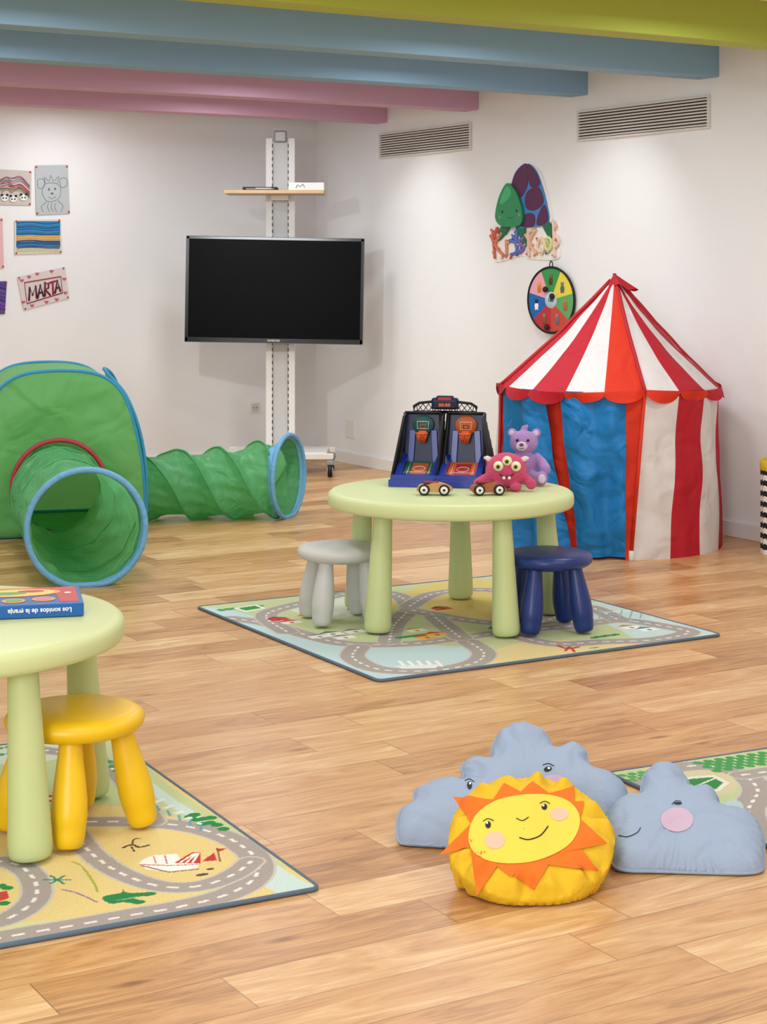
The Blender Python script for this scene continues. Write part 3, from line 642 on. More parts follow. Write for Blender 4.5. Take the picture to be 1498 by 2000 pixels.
def bodyf(u,v):
    i=int(round(u*no))%no; x,z=out[i]; s=1+.03*math.sin(pi*v)
    return (x*s,-half+2*half*v,max(.006,z*(1+.01*math.sin(pi*v))+.006*noise.noise(Vector((x*5,v*4,z*5)))))
b.surf(bodyf,no,12,gfab,cu=True); b.obj('tent_body',pt)
b=MB(); hole=[]
for i in range(no):
    x,z=out[i]; a=math.atan2(z-.232,x); hole.append((.205*math.cos(a),.232+.205*math.sin(a)))
def ff(u,v):
    i=int(round(u*no))%no; x,z=out[i]; hx,hz=hole[i]; k=v; X=hx+(x-hx)*k; Z_=hz+(z-hz)*k
    return (X,-half-.02*math.sin(pi*k*.9)-.018*math.sin(pi*k)*noise.noise(Vector((X*6,Z_*6,2))),Z_)
b.surf(ff,no,18,gfab,cu=True); b.obj('front_panel',pt)
b=MB(); 
def bkf(u,v):
    i=int(round(u*no))%no; x,z=out[i]; return (x*v,half+.03*math.cos(pi*v/2),.35+(z-.35)*v)
b.surf(bkf,no,8,gfab,cu=True); b.obj('back_panel',pt)
b=MB(); b.tube([(x,-half,z+.004) for x,z in out],.009,btr,8,closed=True); b.obj('blue_trim_piping',pt)
b=MB(); b.tube([(x,half,z+.004) for x,z in out],.009,btr,8,closed=True); b.obj('blue_trim_piping',pt)
arch=cat([(.390,-.385,.02),(.400,-.34,.25),(.380,-.28,.45),(.325,-.19,.62),(.255,-.06,.715),(.25,.06,.735),(.31,.18,.68),(.38,.27,.5),(.40,.34,.25),(.392,.385,.02)],n=6)
b=MB(); b.tube(arch,.009,btr,8); b.obj('blue_trim_piping',pt)
b=MB(); na=len(arch)-1
def af(u,v):
    p=arch[int(round(u*na))]; q=Vector((.30,0,.35)); r_=q.lerp(p,v); return (r_.x,r_.y,r_.z)
b.surf(af,na,8,gfab); b.obj('side_panel',pt)
b=MB(); b.tube([(.208*math.cos(a),-half-.008,.232+.208*math.sin(a)) for a in [2*pi*i/48 for i in range(48)]],.010,rtr,8,closed=True); b.obj('red_ring',pt)
def tunnel(pathpts,Rs,turns,endn,label,hx=1,depth=.12,cuff=.93,lump=.012,rim=.011):
    P=[inv@Vector(p) for p in pathpts]; C=cat(P,n=14); n=len(C)-1
    en=(inv.to_3x3()@Vector(endn)).normalized()
    tans=[(C[min(i+1,n)]-C[max(i-1,0)]).normalized() for i in range(n+1)]
    tans=[ (t.lerp(en,max(0,(i/n-.7)/.3))).normalized() for i,t in enumerate(tans)]
    def fn(u,v,extra=0.):
        i=v*n; i0=min(int(i),n-1); f=i-i0; p=C[i0].lerp(C[i0+1],f); t=tans[i0].lerp(tans[i0+1],f).normalized()
        sd=t.cross(Vector((0,0,1))).normalized(); up=sd.cross(t).normalized(); a=2*pi*u
        Rr=Rs[0]+(Rs[1]-Rs[0])*v**1.5
        sag=abs(math.sin(pi*(v*turns+u*hx))); env=min(1,max(0,(1-v)/.1)); q=Rr*(1-depth*(1-(1-sag)**1.7)*env)
        q+=lump*noise.noise(Vector((math.cos(a)*2.6,math.sin(a)*2.6,v*9)))*env+.0035*math.sin(a*14+v*20)*sag*env+extra
        w=p+(sd*math.cos(a)+up*math.sin(a))*q
        w.z=max(w.z,.004+ (.002 if extra else 0)); return w
    b=MB(); b.surf(lambda u,v:fn(u,v),110,130,gtun,cu=True)
    tn=b.obj('tunnel',pt,label=label)
    for s_ in range(hx):
        ks=int(turns*30)
        wp_=[fn((s_-k/ks*turns)/hx%1.0,k/ks,.002) for k in range(1,int(ks*.93))]
        MB().tube(wp_,.0045,gtun,6).obj('spiral_wire_casing',tn)
    b=MB(); b.surf(lambda u,v:fn(u,cuff+(1-cuff)*v if v<1 else 1.0,.004),64,8,bcuff,cu=True)
    b.tube([fn(i/48,1.0,.003) for i in range(48)],rim,bcuff,10,closed=True)
    b.surf(lambda u,v:fn(u,.975+.025*v if v<1 else 1.,-.005),64,3,bcuff,cu=True)
    b.obj('blue_cuff',tn)
tunnel([PF+Vector((-.0,.02,.232)),(-1.40,7.65,.222),(-1.27,7.2,.218),(-1.135,6.75,.222)],(.20,.222),3.0,(.26,-.96,0),'green nylon crawl tunnel with blue rim',depth=.09,cuff=.94,lump=.014,rim=.012)
tunnel([(-1.24,8.47,.175),(-.98,8.56,.165),(-.72,8.60,.17),(-.462,8.62,.202)],(.165,.20),4.0,(.94,-.33,0),'green nylon crawl tunnel lying sideways with blue rim',hx=3,depth=.19,cuff=.90,lump=.008)
# ---------------- striped basket ----------------
bk=thing('storage_basket','black and white striped fabric basket with yellow rim','basket',loc=(1.712,7.53,0))
b=MB(); bw=[M('basket_white','#e6e2dc',.8),M('basket_black','#1c1c1e',.8)]
for k in range(16):
    z0=k*.0225; b.surf(lambda u,v:((.10+.004*math.sin(u*60))*math.cos(2*pi*u),(.10+.004*math.sin(u*60))*math.sin(2*pi*u),max(0.001,z0+.0225*v+.008*(abs(((u*16)%1)-.5)*2-.5 if 0<k else 0))),64,1,bw[k%2],cu=True)
b.lathe([(.0001,.002),(.10,.002)],bw[0],32); b.obj('basket_body',bk)
MB().lathe([(.099,.355),(.106,.36),(.107,.39),(.104,.402),(.098,.40),(.098,.36)],M('basket_yellow','#e0c23a',.7),48).obj('rim',bk)
# ---------------- pillows ----------------
def radial(outl,cen):
    arr=[]
    for p in outl:
        d=p-cen; arr.append((math.atan2(d.y,d.x),d.length))
    arr.sort(); A=np.array([a[0] for a in arr]); Rr=np.array([a[1] for a in arr])
    A=np.concatenate([A-2*pi,A,A+2*pi]); Rr=np.concatenate([Rr,Rr,Rr]); return lambda a:float(np.interp(a,A,Rr))
def pillow(name,label,cat_,outpx,cpx,P0,tilt,yaw,T,Tb,mat,feat,seed,pw=2.2,lob=.18,seam=True,gather=0.,fold=0.,pinch=0.):
    n=Vector((0,-math.sin(tilt),math.cos(tilt))); n.rotate(Matrix.Rotation(yaw,3,'Z'))
    x=Vector((1,0,0)); x.rotate(Matrix.Rotation(yaw,3,'Z')); y=n.cross(x)
    cen=onp(cpx[0],cpx[1],P0,n); fr0=frame(cen,x,y); iv=fr0.inverted()
    o=[iv@onp(px,py,P0,n) for px,py in outpx]; o=[Vector((p.x,p.y,0)) for p in o]; o=cat(o,True,10); rf=radial(o,Vector((0,0,0)))
    OP=np.array([(p.x,p.y) for p in o]); 
    def dist(x_,y_): return float(np.sqrt(((OP-np.array([x_,y_]))**2).sum(1)).min())
    dmax=max(dist(rf(2*pi*i/24-pi)*.35*math.cos(2*pi*i/24-pi),rf(2*pi*i/24-pi)*.35*math.sin(2*pi*i/24-pi)) for i in range(24))
    NA=280; K=36
    def h(k,a,side):
        k=min(1,k); rr=rf(a)*k; X=rr*math.cos(a);Y=rr*math.sin(a)
        dd=dist(X,Y) if k<1 else 0.
        d=min(1,dd/(dmax*.85))
        b_=(1-(1-d)**pw)**.55
        nv=noise.noise(Vector((X*9+seed,Y*9,side))); n2=noise.noise(Vector((X*28+seed,Y*28,side*3)))
        wr=.002*n2*min(1,d*4)
        if fold: wr-=fold*max(0,1-abs(noise.noise(Vector((X*8+seed*2,Y*8,4.)))*8))*min(1,d*3)
        if pinch: wr+=pinch*math.sin(a*40+8*noise.noise(Vector((math.cos(a)*3,math.sin(a)*3,seed))))*math.exp(-dd/.014)*min(1,dd/.005)*(.4+abs(nv)*2)
        if gather: wr+=gather*math.sin(a*15+4*noise.noise(Vector((math.cos(a)*2,math.sin(a)*2,seed))))*min(1,max(0,(k-.68)/.2))*min(1,(1-k)*14)*(.35+1.2*abs(nv))
        return (T if side>0 else Tb)*b_*(1+lob*nv)+wr
    base=Matrix.Translation((cen.x,cen.y,0)); th=thing(name,label,cat_,mat4=base); bi=base.inverted()
    def pt(k,a,side,off=0.):
        rr=rf(a)*k; w=fr0@Vector((rr*math.cos(a),rr*math.sin(a),side*h(k,a,side)+off)); w.z=max(w.z,.006 if side>0 else .003); return bi@w
    b=MB()
    for side in(1,-1): b.surf(lambda u,v:pt(1e-3+math.sin(v*pi/2)*(1-1e-3),2*pi*u-pi,side),NA,K,mat,cu=True)
    b.obj('cushion_body',th)
    if seam:
        b=MB(); b.tube([pt(1.0,2*pi*i/NA-pi,1,0)for i in range(NA)],.0042,mat,6,closed=True); b.obj('seam_piping',th)
    def S(px,py,off=.0015,free=False):
        hh=0.
        for _ in range(8):
            w=iv@onp(px,py,P0+n*hh,n); a=math.atan2(w.y,w.x); k=min(.995,math.hypot(w.x,w.y)/rf(a)); hn=h(k,a,1)
            if free and math.hypot(w.x,w.y)/rf(a)>.97: hn=max(.012,hn)
            hh=.5*hh+.5*hn
        kk=math.hypot(w.x,w.y)/rf(a)
        if kk>.995 and not free: rr=rf(a)*.995; w=Vector((rr*math.cos(a),rr*math.sin(a),0))
        hz=h(min(k,.995),a,1)
        if free and kk>.97: hz=max(.012,hz)
        q=fr0@Vector((w.x,w.y,hz+off)); q.z=max(q.z,.006+off); return bi@q
    feat(th,S); return th
ink=M('felt_ink','#2b2a30',.8); cheek=M('cheek_pale_pink','#ccb4ca',.85); scheek=M('sun_cheek_pink','#ecc4a8',.85); wf=M('white_felt','#f4f2ee',.8)
def patch(th,S,name,c,rx,ry,mat,off=.0015,rot=0.,n=24,rings=5):
    def fn(u,v):
        a=2*pi*u; x=rx*v*math.cos(a);y=ry*v*math.sin(a); return S(c[0]+x*math.cos(rot)-y*math.sin(rot),c[1]+x*math.sin(rot)+y*math.cos(rot),off)
    MB().surf(fn,n,rings,mat,cu=True).obj(name,th)
def smile(th,S,pts,w=.0016,name='stitched_smile',mat=ink,off=.001):
    P=cat([(x,y,0) for x,y in pts],n=6); MB().tube([S(p.x,p.y,off) for p in P],w,mat,6).obj(name,th)
cloudm=M('cloud_fabric','#9fb2cc',.9,bump=.2,bs=110,wr=.2,ws=9,var=.03)
def fe1(th,S):
    patch(th,S,'eye',(917,1535),5,8,ink); patch(th,S,'eye',(1070,1503),8,5,ink,rot=-.3); patch(th,S,'eye_glint',(918,1532),2,3,wf,off=.0028); patch(th,S,'eye_glint',(1072,1502),3,2,wf,off=.0028)
    patch(th,S,'cheek',(1082,1526),22,12,cheek); smile(th,S,[(908,1527),(917,1523),(926,1528)],.001,'eyebrow'); smile(th,S,[(1060,1495),(1071,1492),(1082,1497)],.001,'eyebrow')
pillow('cloud_cushion','pale blue cloud-shaped cushion with embroidered face, propped up','cushion',
 [(776,1612),(784,1648),(830,1660),(950,1672),(1100,1672),(1195,1640),(1222,1600),(1226,1560),(1212,1528),(1180,1508),(1150,1498),(1143,1468),(1118,1455),(1082,1463),(1062,1432),(1020,1415),(980,1430),(962,1462),(958,1484),(925,1482),(903,1498),(906,1524),(884,1520),(845,1530),(812,1545),(808,1568),(785,1582)],
 (1010,1565),Vector((0,3.80,.06)),rad(36),rad(-3),.052,.10,cloudm,fe1,2.,fold=.004,pinch=.004)
def fe2(th,S):
    patch(th,S,'eye',(1324,1570),8,2.4,ink); smile(th,S,[(1312,1572),(1320,1565),(1330,1566)],.0007,'eyebrow'); patch(th,S,'cheek',(1322,1602),32,24,cheek)
    smile(th,S,[(1208,1632),(1225,1635),(1244,1627),(1251,1617)],.0009)
pillow('cloud_cushion','pale blue cloud-shaped cushion lying on the floor with pink cheek','cushion',
 [(1186,1650),(1184,1610),(1198,1578),(1222,1562),(1248,1560),(1254,1538),(1258,1518),(1274,1504),(1300,1500),(1326,1508),(1342,1526),(1350,1544),(1376,1542),(1398,1556),(1408,1582),(1438,1588),(1472,1602),(1489,1636),(1491,1680),(1484,1708),(1450,1717),(1380,1712),(1280,1703),(1215,1698),(1192,1680)],
 (1325,1632),Vector((0,3.62,.052)),rad(23),rad(4),.046,.058,cloudm,fe2,5.,pw=3.0,fold=.004,pinch=.004)
sy=M('sun_fabric','#ecc128',.85,bump=.2,bs=110,wr=.3,ws=10,var=.05); sf=M('sun_face_felt','#f0d954',.9,bump=.1,bs=80); so=M('sun_ray_felt','#ea7824',.9,bump=.1,bs=80)
def fsun(th,S):
    fo=[(915,1632),(928,1597),(962,1570),(1010,1557),(1065,1555),(1108,1567),(1130,1593),(1129,1625),(1106,1657),(1055,1682),(1000,1690),(950,1683),(921,1662)]
    F2=cat([(x_,y_,0) for x_,y_ in fo],True,6); c=Vector((1023,1622,0))
    def fn(u,v):
        p=c.lerp(F2[int(round(u*len(F2)))%len(F2)],.01+.99*v); return S(p.x,p.y,.0045)
    MB().surf(fn,len(F2),12,sf,cu=True).obj('face_panel',th)
    rays=[((936,1584),(910,1660),(857,1674)),((906,1630),(968,1698),(930,1755)),((946,1684),(1012,1694),(1000,1718)),((964,1690),(1084,1682),(1042,1744)),((1040,1692),(1130,1644),(1170,1706)),((1100,1672),(1138,1596),(1186,1652)),((1136,1626),(1112,1562),(1140,1570)),((1128,1584),(1062,1550),(1122,1540)),((1088,1554),(1002,1555),(1040,1530)),((1038,1555),(950,1570),(984,1534)),((980,1560),(916,1616),(884,1560))]
    for i,(A,B_,T_) in enumerate(rays):
        A=Vector(A).lerp(Vector((1023,1622)),.08);B_=Vector(B_).lerp(Vector((1023,1622)),.08);T_=Vector(T_)
        def rf(u,v): p=A.lerp(B_,u).lerp(T_,v*.99); return S(p.x,p.y,.0024+.0006*(i%2)+.003*v,free=True)
        MB().surf(rf,10,16,so).obj('orange_ray',th)
    patch(th,S,'eye',(953,1615),5.5,7,ink,.0055); patch(th,S,'eye',(1063,1580),5.5,6,ink,.0055); patch(th,S,'eye_glint',(951,1612),2,2.5,wf,.0065); patch(th,S,'eye_glint',(1061,1578),2,2.2,wf,.0065)
    patch(th,S,'cheek',(966,1645),20,17,scheek,.0053); patch(th,S,'cheek',(1092,1594),18,13,scheek,.0053)
    smile(th,S,[(1014,1640),(1032,1644),(1055,1636),(1070,1618)],.0013,off=.0052); smile(th,S,[(1008,1602),(1020,1607),(1032,1600)],.001,'stitched_nose',off=.0052)
    smile(th,S,[(943,1608),(953,1603),(964,1607)],.0009,'eyebrow',off=.0052); smile(th,S,[(1054,1573),(1064,1569),(1074,1574)],.0009,'eyebrow',off=.0052)
pillow('sun_cushion','round yellow sun cushion with orange rays and smiling face','cushion',
 [(876,1655),(878,1622),(890,1590),(908,1563),(940,1541),(985,1529),(1037,1524),(1085,1531),(1130,1549),(1172,1585),(1199,1630),(1195,1676),(1174,1718),(1130,1746),(1088,1760),(1040,1762),(995,1760),(950,1745),(912,1722),(884,1692)],
 (1038,1642),Vector((0,3.42,.048)),rad(25),rad(3),.043,.08,sy,fsun,9.,pw=2.8,lob=.35,seam=False,gather=.020)
# ---------------- book ----------------
TZ=RZ_+.44
ex=Vector((.976,.218,0)).normalized(); ey=Vector((-ex.y,ex.x,0)); BR=Vector((-.656,3.868,TZ+.003))
bw_=.30; bd=.205; bh=.030
bo=thing('picture_book','thick blue and red sound book lying on the table','book',mat4=frame(BR-ex*bw_/2+ey*bd/2,ex,ey))
bb=M('book_blue','#1f5fa8',.35); brd=M('book_red','#c8342c',.35); bor=M('book_orange','#e9a23a',.4); bye=M('book_yellow','#e9d76a',.4); bgr=M('book_green','#6aa84a',.4); bwt=M('book_white','#f6f4f0',.4); bpk=M('book_pink','#d67a8a',.4)
MB().box((0,0,bh/2),(bw_,bd,bh),bb,.003).obj('book_block',bo)
b=MB(); b.prism([(bw_/2-.05,-bd/2+.02),(bw_/2-.01,-bd/2+.02),(bw_/2-.01,bd/2-.004),(-bw_/2+.02,bd/2-.004),(-bw_/2+.02,bd/2-.03),(bw_/2-.06,bd/2-.03)],bh,bh+.0006,brd)
def oval(cx,cy,rx,ry,z,m): b.prism([(cx+rx*math.cos(2*pi*i/28),cy+ry*math.sin(2*pi*i/28)) for i in range(28)],z-.0004,z,m)
oval(.005,.04,.10,.048,bh+.001,bor); oval(.005,.038,.088,.038,bh+.0014,bye); oval(-.02,.03,.05,.018,bh+.0018,bgr); oval(.04,.05,.03,.014,bh+.0018,brd)
oval(.065,-.045,.026,.026,bh+.001,bor); oval(.065,-.045,.018,.018,bh+.0014,bpk); oval(.0,-.055,.026,.026,bh+.001,bor); oval(.0,-.055,.018,.018,bh+.0014,bgr); oval(-.07,-.05,.026,.026,bh+.001,bor); oval(-.07,-.05,.018,.018,bh+.0014,bpk)
oval(.12,.02,.008,.008,bh+.0014,bwt)
b.obj('cover_print',bo)
b=MB(); b.text('Los sonidos de la granja',.0142,bwt,TR(bw_/2-.026,-bd/2-.0005,bh/2+.001)@RX(pi/2)@RZ(pi),align='LEFT',bold=.0003)
b.obj('spine_lettering',bo)
# ---------------- toy cars ----------------
cw=M('toy_wood','#c9985e',.5,var=.1,vs=30); cdk=M('toy_dark_red','#7a1f22',.4); cwh=M('toy_wheel_white','#efece6',.5); cbk=M('toy_tyre','#17171a',.6)
def car(x,y,rz,label,bodyh):
    th=thing('toy_car',label,'toy car',loc=(x,y,TZ+.001),rz=rz,group='wooden toy cars on the table')
    b=MB(); P=cat([(-.055,.012,0),(-.052,.032,0),(-.02,.036,0),(.0,.042,0),(.03,.038,0),(.056,.026,0),(.06,.014,0),(.03,.01,0),(0,.010,0)],True,5)
    b.prism([(p.x,p.y) for p in P][::-1],-.019,.019,bodyh,T=RX(pi/2)); b.obj('car_body',th)
    b=MB(); b.box((-.012,0,.0415),(.05,.03,.008),cdk,.003); b.obj('seat_top',th)
    for sx in(-.033,.035):
        for sy in(-1,1):
            b=MB(); T=TR(sx,sy*.024,.0185)@RX(pi/2)
            b.lathe([(.0125,-.006),(.017,-.006),(.0185,-.003),(.0185,.003),(.017,.006),(.0125,.006)],cbk,24,T=T); b.lathe([(.0001,-.0062),(.0127,-.006),(.0127,.006),(.0001,.0062)],cwh,20,T=T); b.lathe([(.0001,-.0075),(.0045,-.0072),(.0045,.0072),(.0001,.0075)],cbk,12,T=T); b.obj('wheel',th)
car(.172,5.965,rad(-6),'small wooden toy car with white wheels',cw)
car(.352,5.965,rad(8),'small wooden toy car with dark red top',M('toy_wood_red','#a8643c',.5,var=.1,vs=30))
# ---------------- basketball arcade toy ----------------
ab=M('arcade_blue','#16329c',.25,spec=.6); ad=M('arcade_navy','#0d1a48',.35); ak=M('arcade_black','#0c0d10',.5); ao=M('arcade_orange','#ef6a2a',.45); ate=M('arcade_teal','#2a5a58',.5); aor=M('arcade_print_orange','#c8642e',.5); are=M('arcade_red','#b8322e',.5); agr=M('arcade_green','#346a50',.5); awt=M('arcade_white','#ece8e2',.5)
ag=thing('basketball_arcade_toy','blue and black two-lane tabletop basketball shooting game','toy',mat4=TR(.205,6.278,TZ+.001)@RZ(rad(-10)))
SX=1.07; SZ2=.93
ag.scale=(SX,1,SZ2)
def quadprism(b,poly,x0,x1,m):
    b.add([(x0,p[0],p[1]) for p in poly]+[(x1,p[0],p[1]) for p in poly],[tuple(range(len(poly)))[::-1],tuple(range(len(poly),2*len(poly)))]+[(i,(i+1)%len(poly),len(poly)+(i+1)%len(poly),len(poly)+i) for i in range(len(poly))],m,False)
for k,cx in enumerate((-.073,.073)):
    b=MB(); w=.071
    b.prism([(cx-w-.014,-.125),(cx+w+.004,-.125),(cx+w,.09),(cx-w,.09)],0,.026,ab)
    b.prism([(cx-w-.008,-.118),(cx+w,-.118),(cx+w-.004,-.078),(cx-w,-.078)],.024,.044,ab)
    b.prism([(cx-w,-.09),(cx+w,-.09),(cx+w-.004,.05),(cx-w+.004,.05)],.02,.028,ab)
    for s in(-1,1): quadprism(b,[(-.1,.02),(.09,.02),(.09,.10),(-.02,.072),(-.1,.040)],cx+s*(w-.011)-.010,cx+s*(w-.011)+.010,ab)
    b.obj('lane_base',ag)
    b=MB(); b.add([(cx-w+.022,-.078,.030),(cx+w-.022,-.078,.030),(cx+w-.022,.06,.074),(cx-w+.022,.06,.074)],[(0,1,2,3)],agr if k==0 else ao,False)
    sl_=.044/.138
    def lz(yy): return .0306+(yy+.078)*sl_+.0006
    b.add([(cx-.026,-.05,lz(-.05)),(cx+.026,-.05,lz(-.05)),(cx+.026,.045,lz(.045)),(cx-.026,.045,lz(.045))],[(0,1,2,3)],(aor,are)[k],False)
    b.tube([(cx+.020*math.cos(t_),-.005+.020*math.sin(t_),lz(-.005+.020*math.sin(t_))+.001) for t_ in [2*pi*i/24 for i in range(24)]],.0012,awt,5,closed=True)
    b.tube([(cx-.042,-.035,lz(-.035)+.001),(cx+.042,-.035,lz(-.035)+.001)],.0012,awt,5)
    for s in(-1,1): b.tube([(cx+s*.036,-.072,lz(-.072)+.001),(cx+s*.036,.05,lz(.05)+.001)],.0012,awt,5)
    b.obj('playing_surface',ag)
    b=MB(); b.add([(cx-.072,.085,.03),(cx+.072,.085,.03),(cx+.066,.105,.262),(cx-.066,.105,.262)],[(0,1,2,3)],ad,False)
    for s in(-1,1): b.tube([(cx+s*.07,-.03,.03),(cx+s*.066,.05,.14),(cx+s*.060,.08,.262)],.0055,ak,8); b.box((cx+s*.040,.086,.12),(.022,.006,.15),ab,.002,rot=RY(-s*.05)@RX(-.08))
    b.tube([(cx-.06,.08,.262),(cx+.06,.08,.262)],.006,ak,8); b.obj('back_frame',ag)
    b=MB(); T=TR(cx,.086,.215)@RX(pi/2-.08); 
    b.lathe([(.0001,.004),(.035,.004),(.037,.001),(.037,-.002)],(ate,aor)[k],32,T=T)
    b.tube([T@Vector((-.019,-.016,.006)),T@Vector((.019,-.016,.006)),T@Vector((.019,.012,.006)),T@Vector((-.019,.012,.006))],.0014,awt,5,closed=True)
    b.tube([T@Vector((-.008,-.014,.006)),T@Vector((.008,-.014,.006)),T@Vector((.008,.0,.006)),T@Vector((-.008,.0,.006))],.0014,(ao,ak)[k],5,closed=True)
    b.obj('backboard',ag)
    b=MB(); hc=Vector((cx,.052,.185)); b.tube([hc+Vector((.020*math.cos(t_),.020*math.sin(t_),0)) for t_ in [2*pi*i/24 for i in range(24)]],.0028,ao,8,closed=True); b.box((cx,.08,.187),(.026,.014,.011),ao,.002)
    for i in range(10):
        t0=2*pi*i/10
        for dd in(-.5,.5): b.tube([hc+Vector((.020*math.cos(t0),.020*math.sin(t0),0)),hc+Vector((.011*math.cos(t0+dd),.011*math.sin(t0+dd),-.036))],.0012,ao,4)
    b.obj('hoop',ag)
for sx in(-1,0,1):
    x0=sx*(.150 if sx<1 else .180); lean=-sx*.020 if sx<1 else -.045; b=MB()
    A=Vector((x0,-.11,.03));B_=Vector((x0,.09,.03));Cc=Vector((x0+lean,.095,.262));Dd=Vector((x0+lean,.03,.25))
    def bil(u,v): return (A.lerp(B_,u)).lerp(Dd.lerp(Cc,u),v)
    for i in range(15):
        u=i/14
        for dlt in(-.5,.5):
            u2=u+dlt; t1=1.
            if u2<0: t1=u/.5
            if u2>1: t1=(1-u)/.5
            if t1>.02: b.tube([bil(u,0),bil(u+dlt*t1,t1)],.0017,ak,4)
    for i in range(1,11): b.tube([bil(0,i/11),bil(1,i/11)],.0014,ak,4)
    b.tube([A,Dd,Cc],.0045,ak,6); b.obj('side_net',ag)
b=MB(); b.box((0,.10,.297),(.092,.03,.046),ad,.010); b.box((0,.10,.318),(.060,.03,.02),ad,.008); b.box((0,.084,.292),(.07,.004,.022),ak,.002); b.text('88:88',.018,M('led_red','#e0745a',.5),TR(0,.0815,.292)@RX(pi/2),bold=.0003)
b.box((0,.0845,.316),(.045,.004,.011),are,.002); b.obj('scoreboard',ag)
b=MB(); P=[(-.108,.0,.264),(-.106,0,.285),(-.088,0,.298),(-.05,0,.303),(.05,0,.303),(.088,0,.298),(.106,0,.285),(.108,0,.264)]; b.tube([(p[0],.10,p[2]) for p in P],.0055,ak,6,closed=True)
for i in range(11):
    for dd in(-.02,.02): 
        xx=-.094+i*.0188; b.tube([(xx,.10,.266),(max(-.098,min(.098,xx+dd)),.10,.296)],.0014,ak,4)
b.obj('top_frame',ag)
# ---------------- plush toys ----------------
def remesh(o,vs=.0032,it=6):
    m=o.modifiers.new('blend','REMESH'); m.mode='VOXEL'; m.voxel_size=vs; m.use_smooth_shade=True
    s=o.modifiers.new('soften','SMOOTH'); s.iterations=it; s.factor=.6
pur=M('purple_plush','#b08acb',.95,bump=.6,bs=220,sheen=.2,var=.08,vs=60); lil=M('lilac_plush','#dfcce0',.95,bump=.5,bs=220,sheen=.2); pnk=M('pink_plush','#dc4a78',.95,bump=.9,bs=180,sheen=.2,var=.12,vs=70); bead=M('plastic_bead','#1a1418',.2)
bt=thing('teddy_bear','purple plush bear with pale muzzle sitting on the table','stuffed toy',loc=(.500,6.29,TZ+.001),rz=rad(-8))
b=MB(); b.ell((0,0,.06),(.052,.046,.058),pur); b.ell((0,-.005,.145),(.051,.044,.043),pur); b.ell((-.042,0,.178),(.017,.011,.017),pur); b.ell((.044,0,.178),(.017,.011,.017),pur)
b.ell((0,0,.188),(.012,.009,.018),pur); b.ell((.008,0,.198),(.008,.007,.012),pur,rot=RY(.5))
b.tube([(.04,0,.095),(.066,-.025,.075),(.078,-.05,.058)],[.018,.018,.02],pur,12); b.ell((.079,-.052,.056),.019,pur); b.tube([(-.04,0,.095),(-.062,-.02,.075),(-.07,-.04,.055)],[.018,.018,.02],pur,12); b.ell((-.07,-.042,.054),.019,pur)
b.tube([(.02,-.01,.028),(.05,-.055,.024),(.066,-.082,.024)],[.024,.022,.022],pur,12); b.ell((.068,-.086,.028),(.021,.016,.026),pur); b.tube([(-.02,-.01,.028),(-.04,-.03,.024)],[.024,.022],pur,12); b.ell((-.042,-.034,.026),(.022,.016,.024),pur)
o=b.obj('bear_body',bt); remesh(o)
b=MB(); b.ell((-.005,-.046,.135),(.021,.016,.017),lil); b.obj('muzzle',bt,label='pale lilac muzzle')
MB().ell((-.005,-.062,.142),(.008,.005,.006),M('nose_plum','#6f3f78',.4)).obj('nose',bt)
for s in(-1,1): MB().ell((s*.019-.002,-.046,.156),.0052,bead).obj('eye',bt)
MB().tube(cat([(-.012,-.061,.131),(-.005,-.063,.128),(.003,-.061,.131)],n=4),.001,bead,5).obj('mouth',bt)
for s in(-1,1): MB().ell((s*.043,-.010,.178),(.010,.004,.010),lil).obj('inner_ear',bt)
MB().ell((.069,-.101,.028),(.013,.004,.016),lil).obj('foot_pad',bt)
mo=thing('monster_plush','round pink plush monster with three eyes on the table','stuffed toy',loc=(.424,6.098,TZ+.001),rz=rad(-4))
b=MB(); b.ell((0,0,.066),(.072,.055,.063),pnk)
b.tube([(-.05,-.01,.05),(-.078,-.025,.038),(-.092,-.03,.026)],[.017,.017,.018],pnk,12); b.ell((-.094,-.03,.024),.02,pnk); b.tube([(.05,-.01,.05),(.072,-.02,.038),(.084,-.03,.026)],[.016,.016,.017],pnk,12); b.ell((.085,-.032,.024),.019,pnk)
for s in(-1,1): b.ell((s*.032,-.045,.016),(.021,.024,.015),pnk); b.ell((s*.055,.0,.100),(.016,.012,.014),pnk)
o=b.obj('monster_body',mo); remesh(o)
for s in(-1,1): MB().tube([(s*.055,-.004,.102),(s*.068,-.004,.110),(s*.078,-.004,.110)],[.011,.008,.003],M('horn_cream','#e8dcd6',.8),12).obj('horn',mo)
ye=M('monster_eye_white','#ece8c0',.4); gri=M('monster_iris','#8a9a3a',.4)
for x_,z_,r_ in((-.027,.086,.0175),(.003,.103,.0175),(.033,.086,.0175)):
    yy=-.046+ (z_-.09)*.5
    MB().ell((x_,yy,z_),r_,ye).obj('eyeball',mo); MB().ell((x_-.001,yy-.0135,z_),(.0085,.0055,.0085),gri).obj('iris',mo); MB().ell((x_-.001,yy-.0175,z_),(.005,.003,.005),bead).obj('pupil',mo)
MB().tube(cat([(-.024,-.054,.060),(-.01,-.0585,.053),(.012,-.0585,.053),(.026,-.053,.061)],n=5),.0022,M('mouth_dark','#5a1626',.6),6).obj('mouth',mo)
for x_ in(-.008,.01): MB().box((x_,-.0595,.048),(.009,.004,.010),M('tooth_white','#f4f1ea',.5),.0015).obj('tooth',mo)
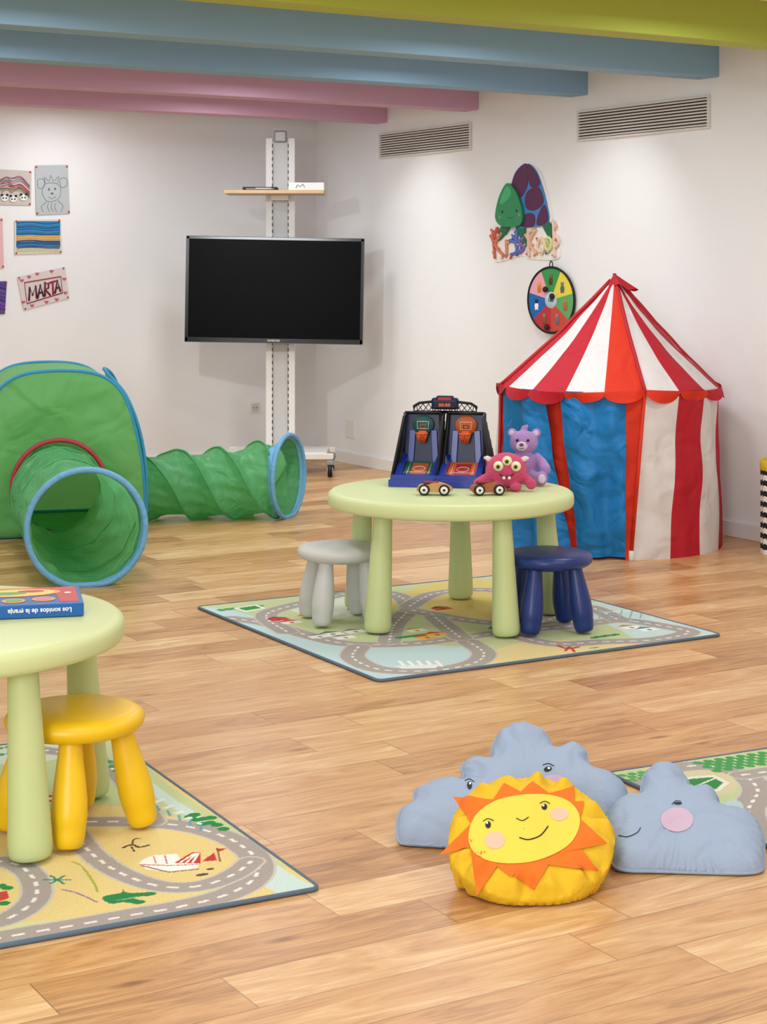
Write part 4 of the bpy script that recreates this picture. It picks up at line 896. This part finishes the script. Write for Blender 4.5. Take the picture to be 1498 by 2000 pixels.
# ---------------- lights ----------------
def RF(x,y,z): return ROOM@Vector((x,y,z))
LC=(.93,.965,1.)
def area(x,y,z,size,p,col=LC,tgt=None):
    l=bpy.data.lights.new('ceiling_or_fill_light','AREA'); l.shape='DISK'; l.size=size; l.energy=p; l.color=col
    o=bpy.data.objects.new('ceiling_or_fill_light',l); o.location=RF(x,y,z); bpy.context.scene.collection.objects.link(o)
    if tgt: o.rotation_euler=(RF(*tgt)-RF(x,y,z)).to_track_quat('-Z','Y').to_euler()
    return o
area(-1.8,-.55,2.155,.36,5.5); area(-3.9,-.6,2.155,.36,4.5)
for y,xs in((-1.38,(-1.2,-3.2)),(-2.36,(-1.5,-3.6)),(-3.35,(-1.2,-3.2)),(-4.33,(-1.5,-3.4)),(-5.3,(-1.2,-3.4))):
    for x in xs: area(x,y,2.155,.36,8.2)
for x,y in((-2,-7),(-4.5,-7.2),(-3,-9.3),(-6,-9.5)): area(x,y,2.07,1.1,15)  # broad unseen fill discs, added to brighten the near part of the room
area(-7.6,-10.6,1.6,1.6,105,LC,(-2.2,0,1.0))  # added fill lamp behind the camera, lifts the back wall
def spot(x,y,z,tx,ty,tz,p,ang,bl=.6,s=.04):
    l=bpy.data.lights.new('ceiling_spot','SPOT'); l.energy=p; l.spot_size=rad(ang); l.spot_blend=bl; l.shadow_soft_size=s; l.color=(.98,.99,1)
    o=bpy.data.objects.new('ceiling_spot',l); a=RF(x,y,z); t=RF(tx,ty,tz); o.location=a; o.rotation_euler=(t-a).to_track_quat('-Z','Y').to_euler(); bpy.context.scene.collection.objects.link(o)
spot(-.62,-1.40,2.26,-.05,-1.40,1.0,15,80,.9)
spot(-.62,-3.30,2.26,-.05,-3.05,1.0,15,80,.9)
spot(-3.0,-3.35,2.05,-.5,-1.0,.75,85,44,.8,.035)
spot(-1.2,-5.3,2.07,-1.5,-2.7,.0,34,66,.9,.05)
w=bpy.data.worlds.new('World'); bpy.context.scene.world=w; w.use_nodes=True
w.node_tree.nodes['Background'].inputs[0].default_value=(.95,.975,1,1); w.node_tree.nodes['Background'].inputs[1].default_value=.75
# ---------------- camera ----------------
cam=bpy.data.cameras.new('Camera'); co=bpy.data.objects.new('Camera',cam); bpy.context.scene.collection.objects.link(co)
co.location=(0,0,HC); co.rotation_euler=(pi/2,0,0); cam.sensor_fit='AUTO'; cam.sensor_width=36; cam.lens=F/2000*36; cam.shift_y=-(1000-HY)/2000; cam.clip_start=.05
bpy.context.scene.camera=co
bpy.context.scene.view_settings.view_transform='Standard'
bpy.context.scene.view_settings.look='None'
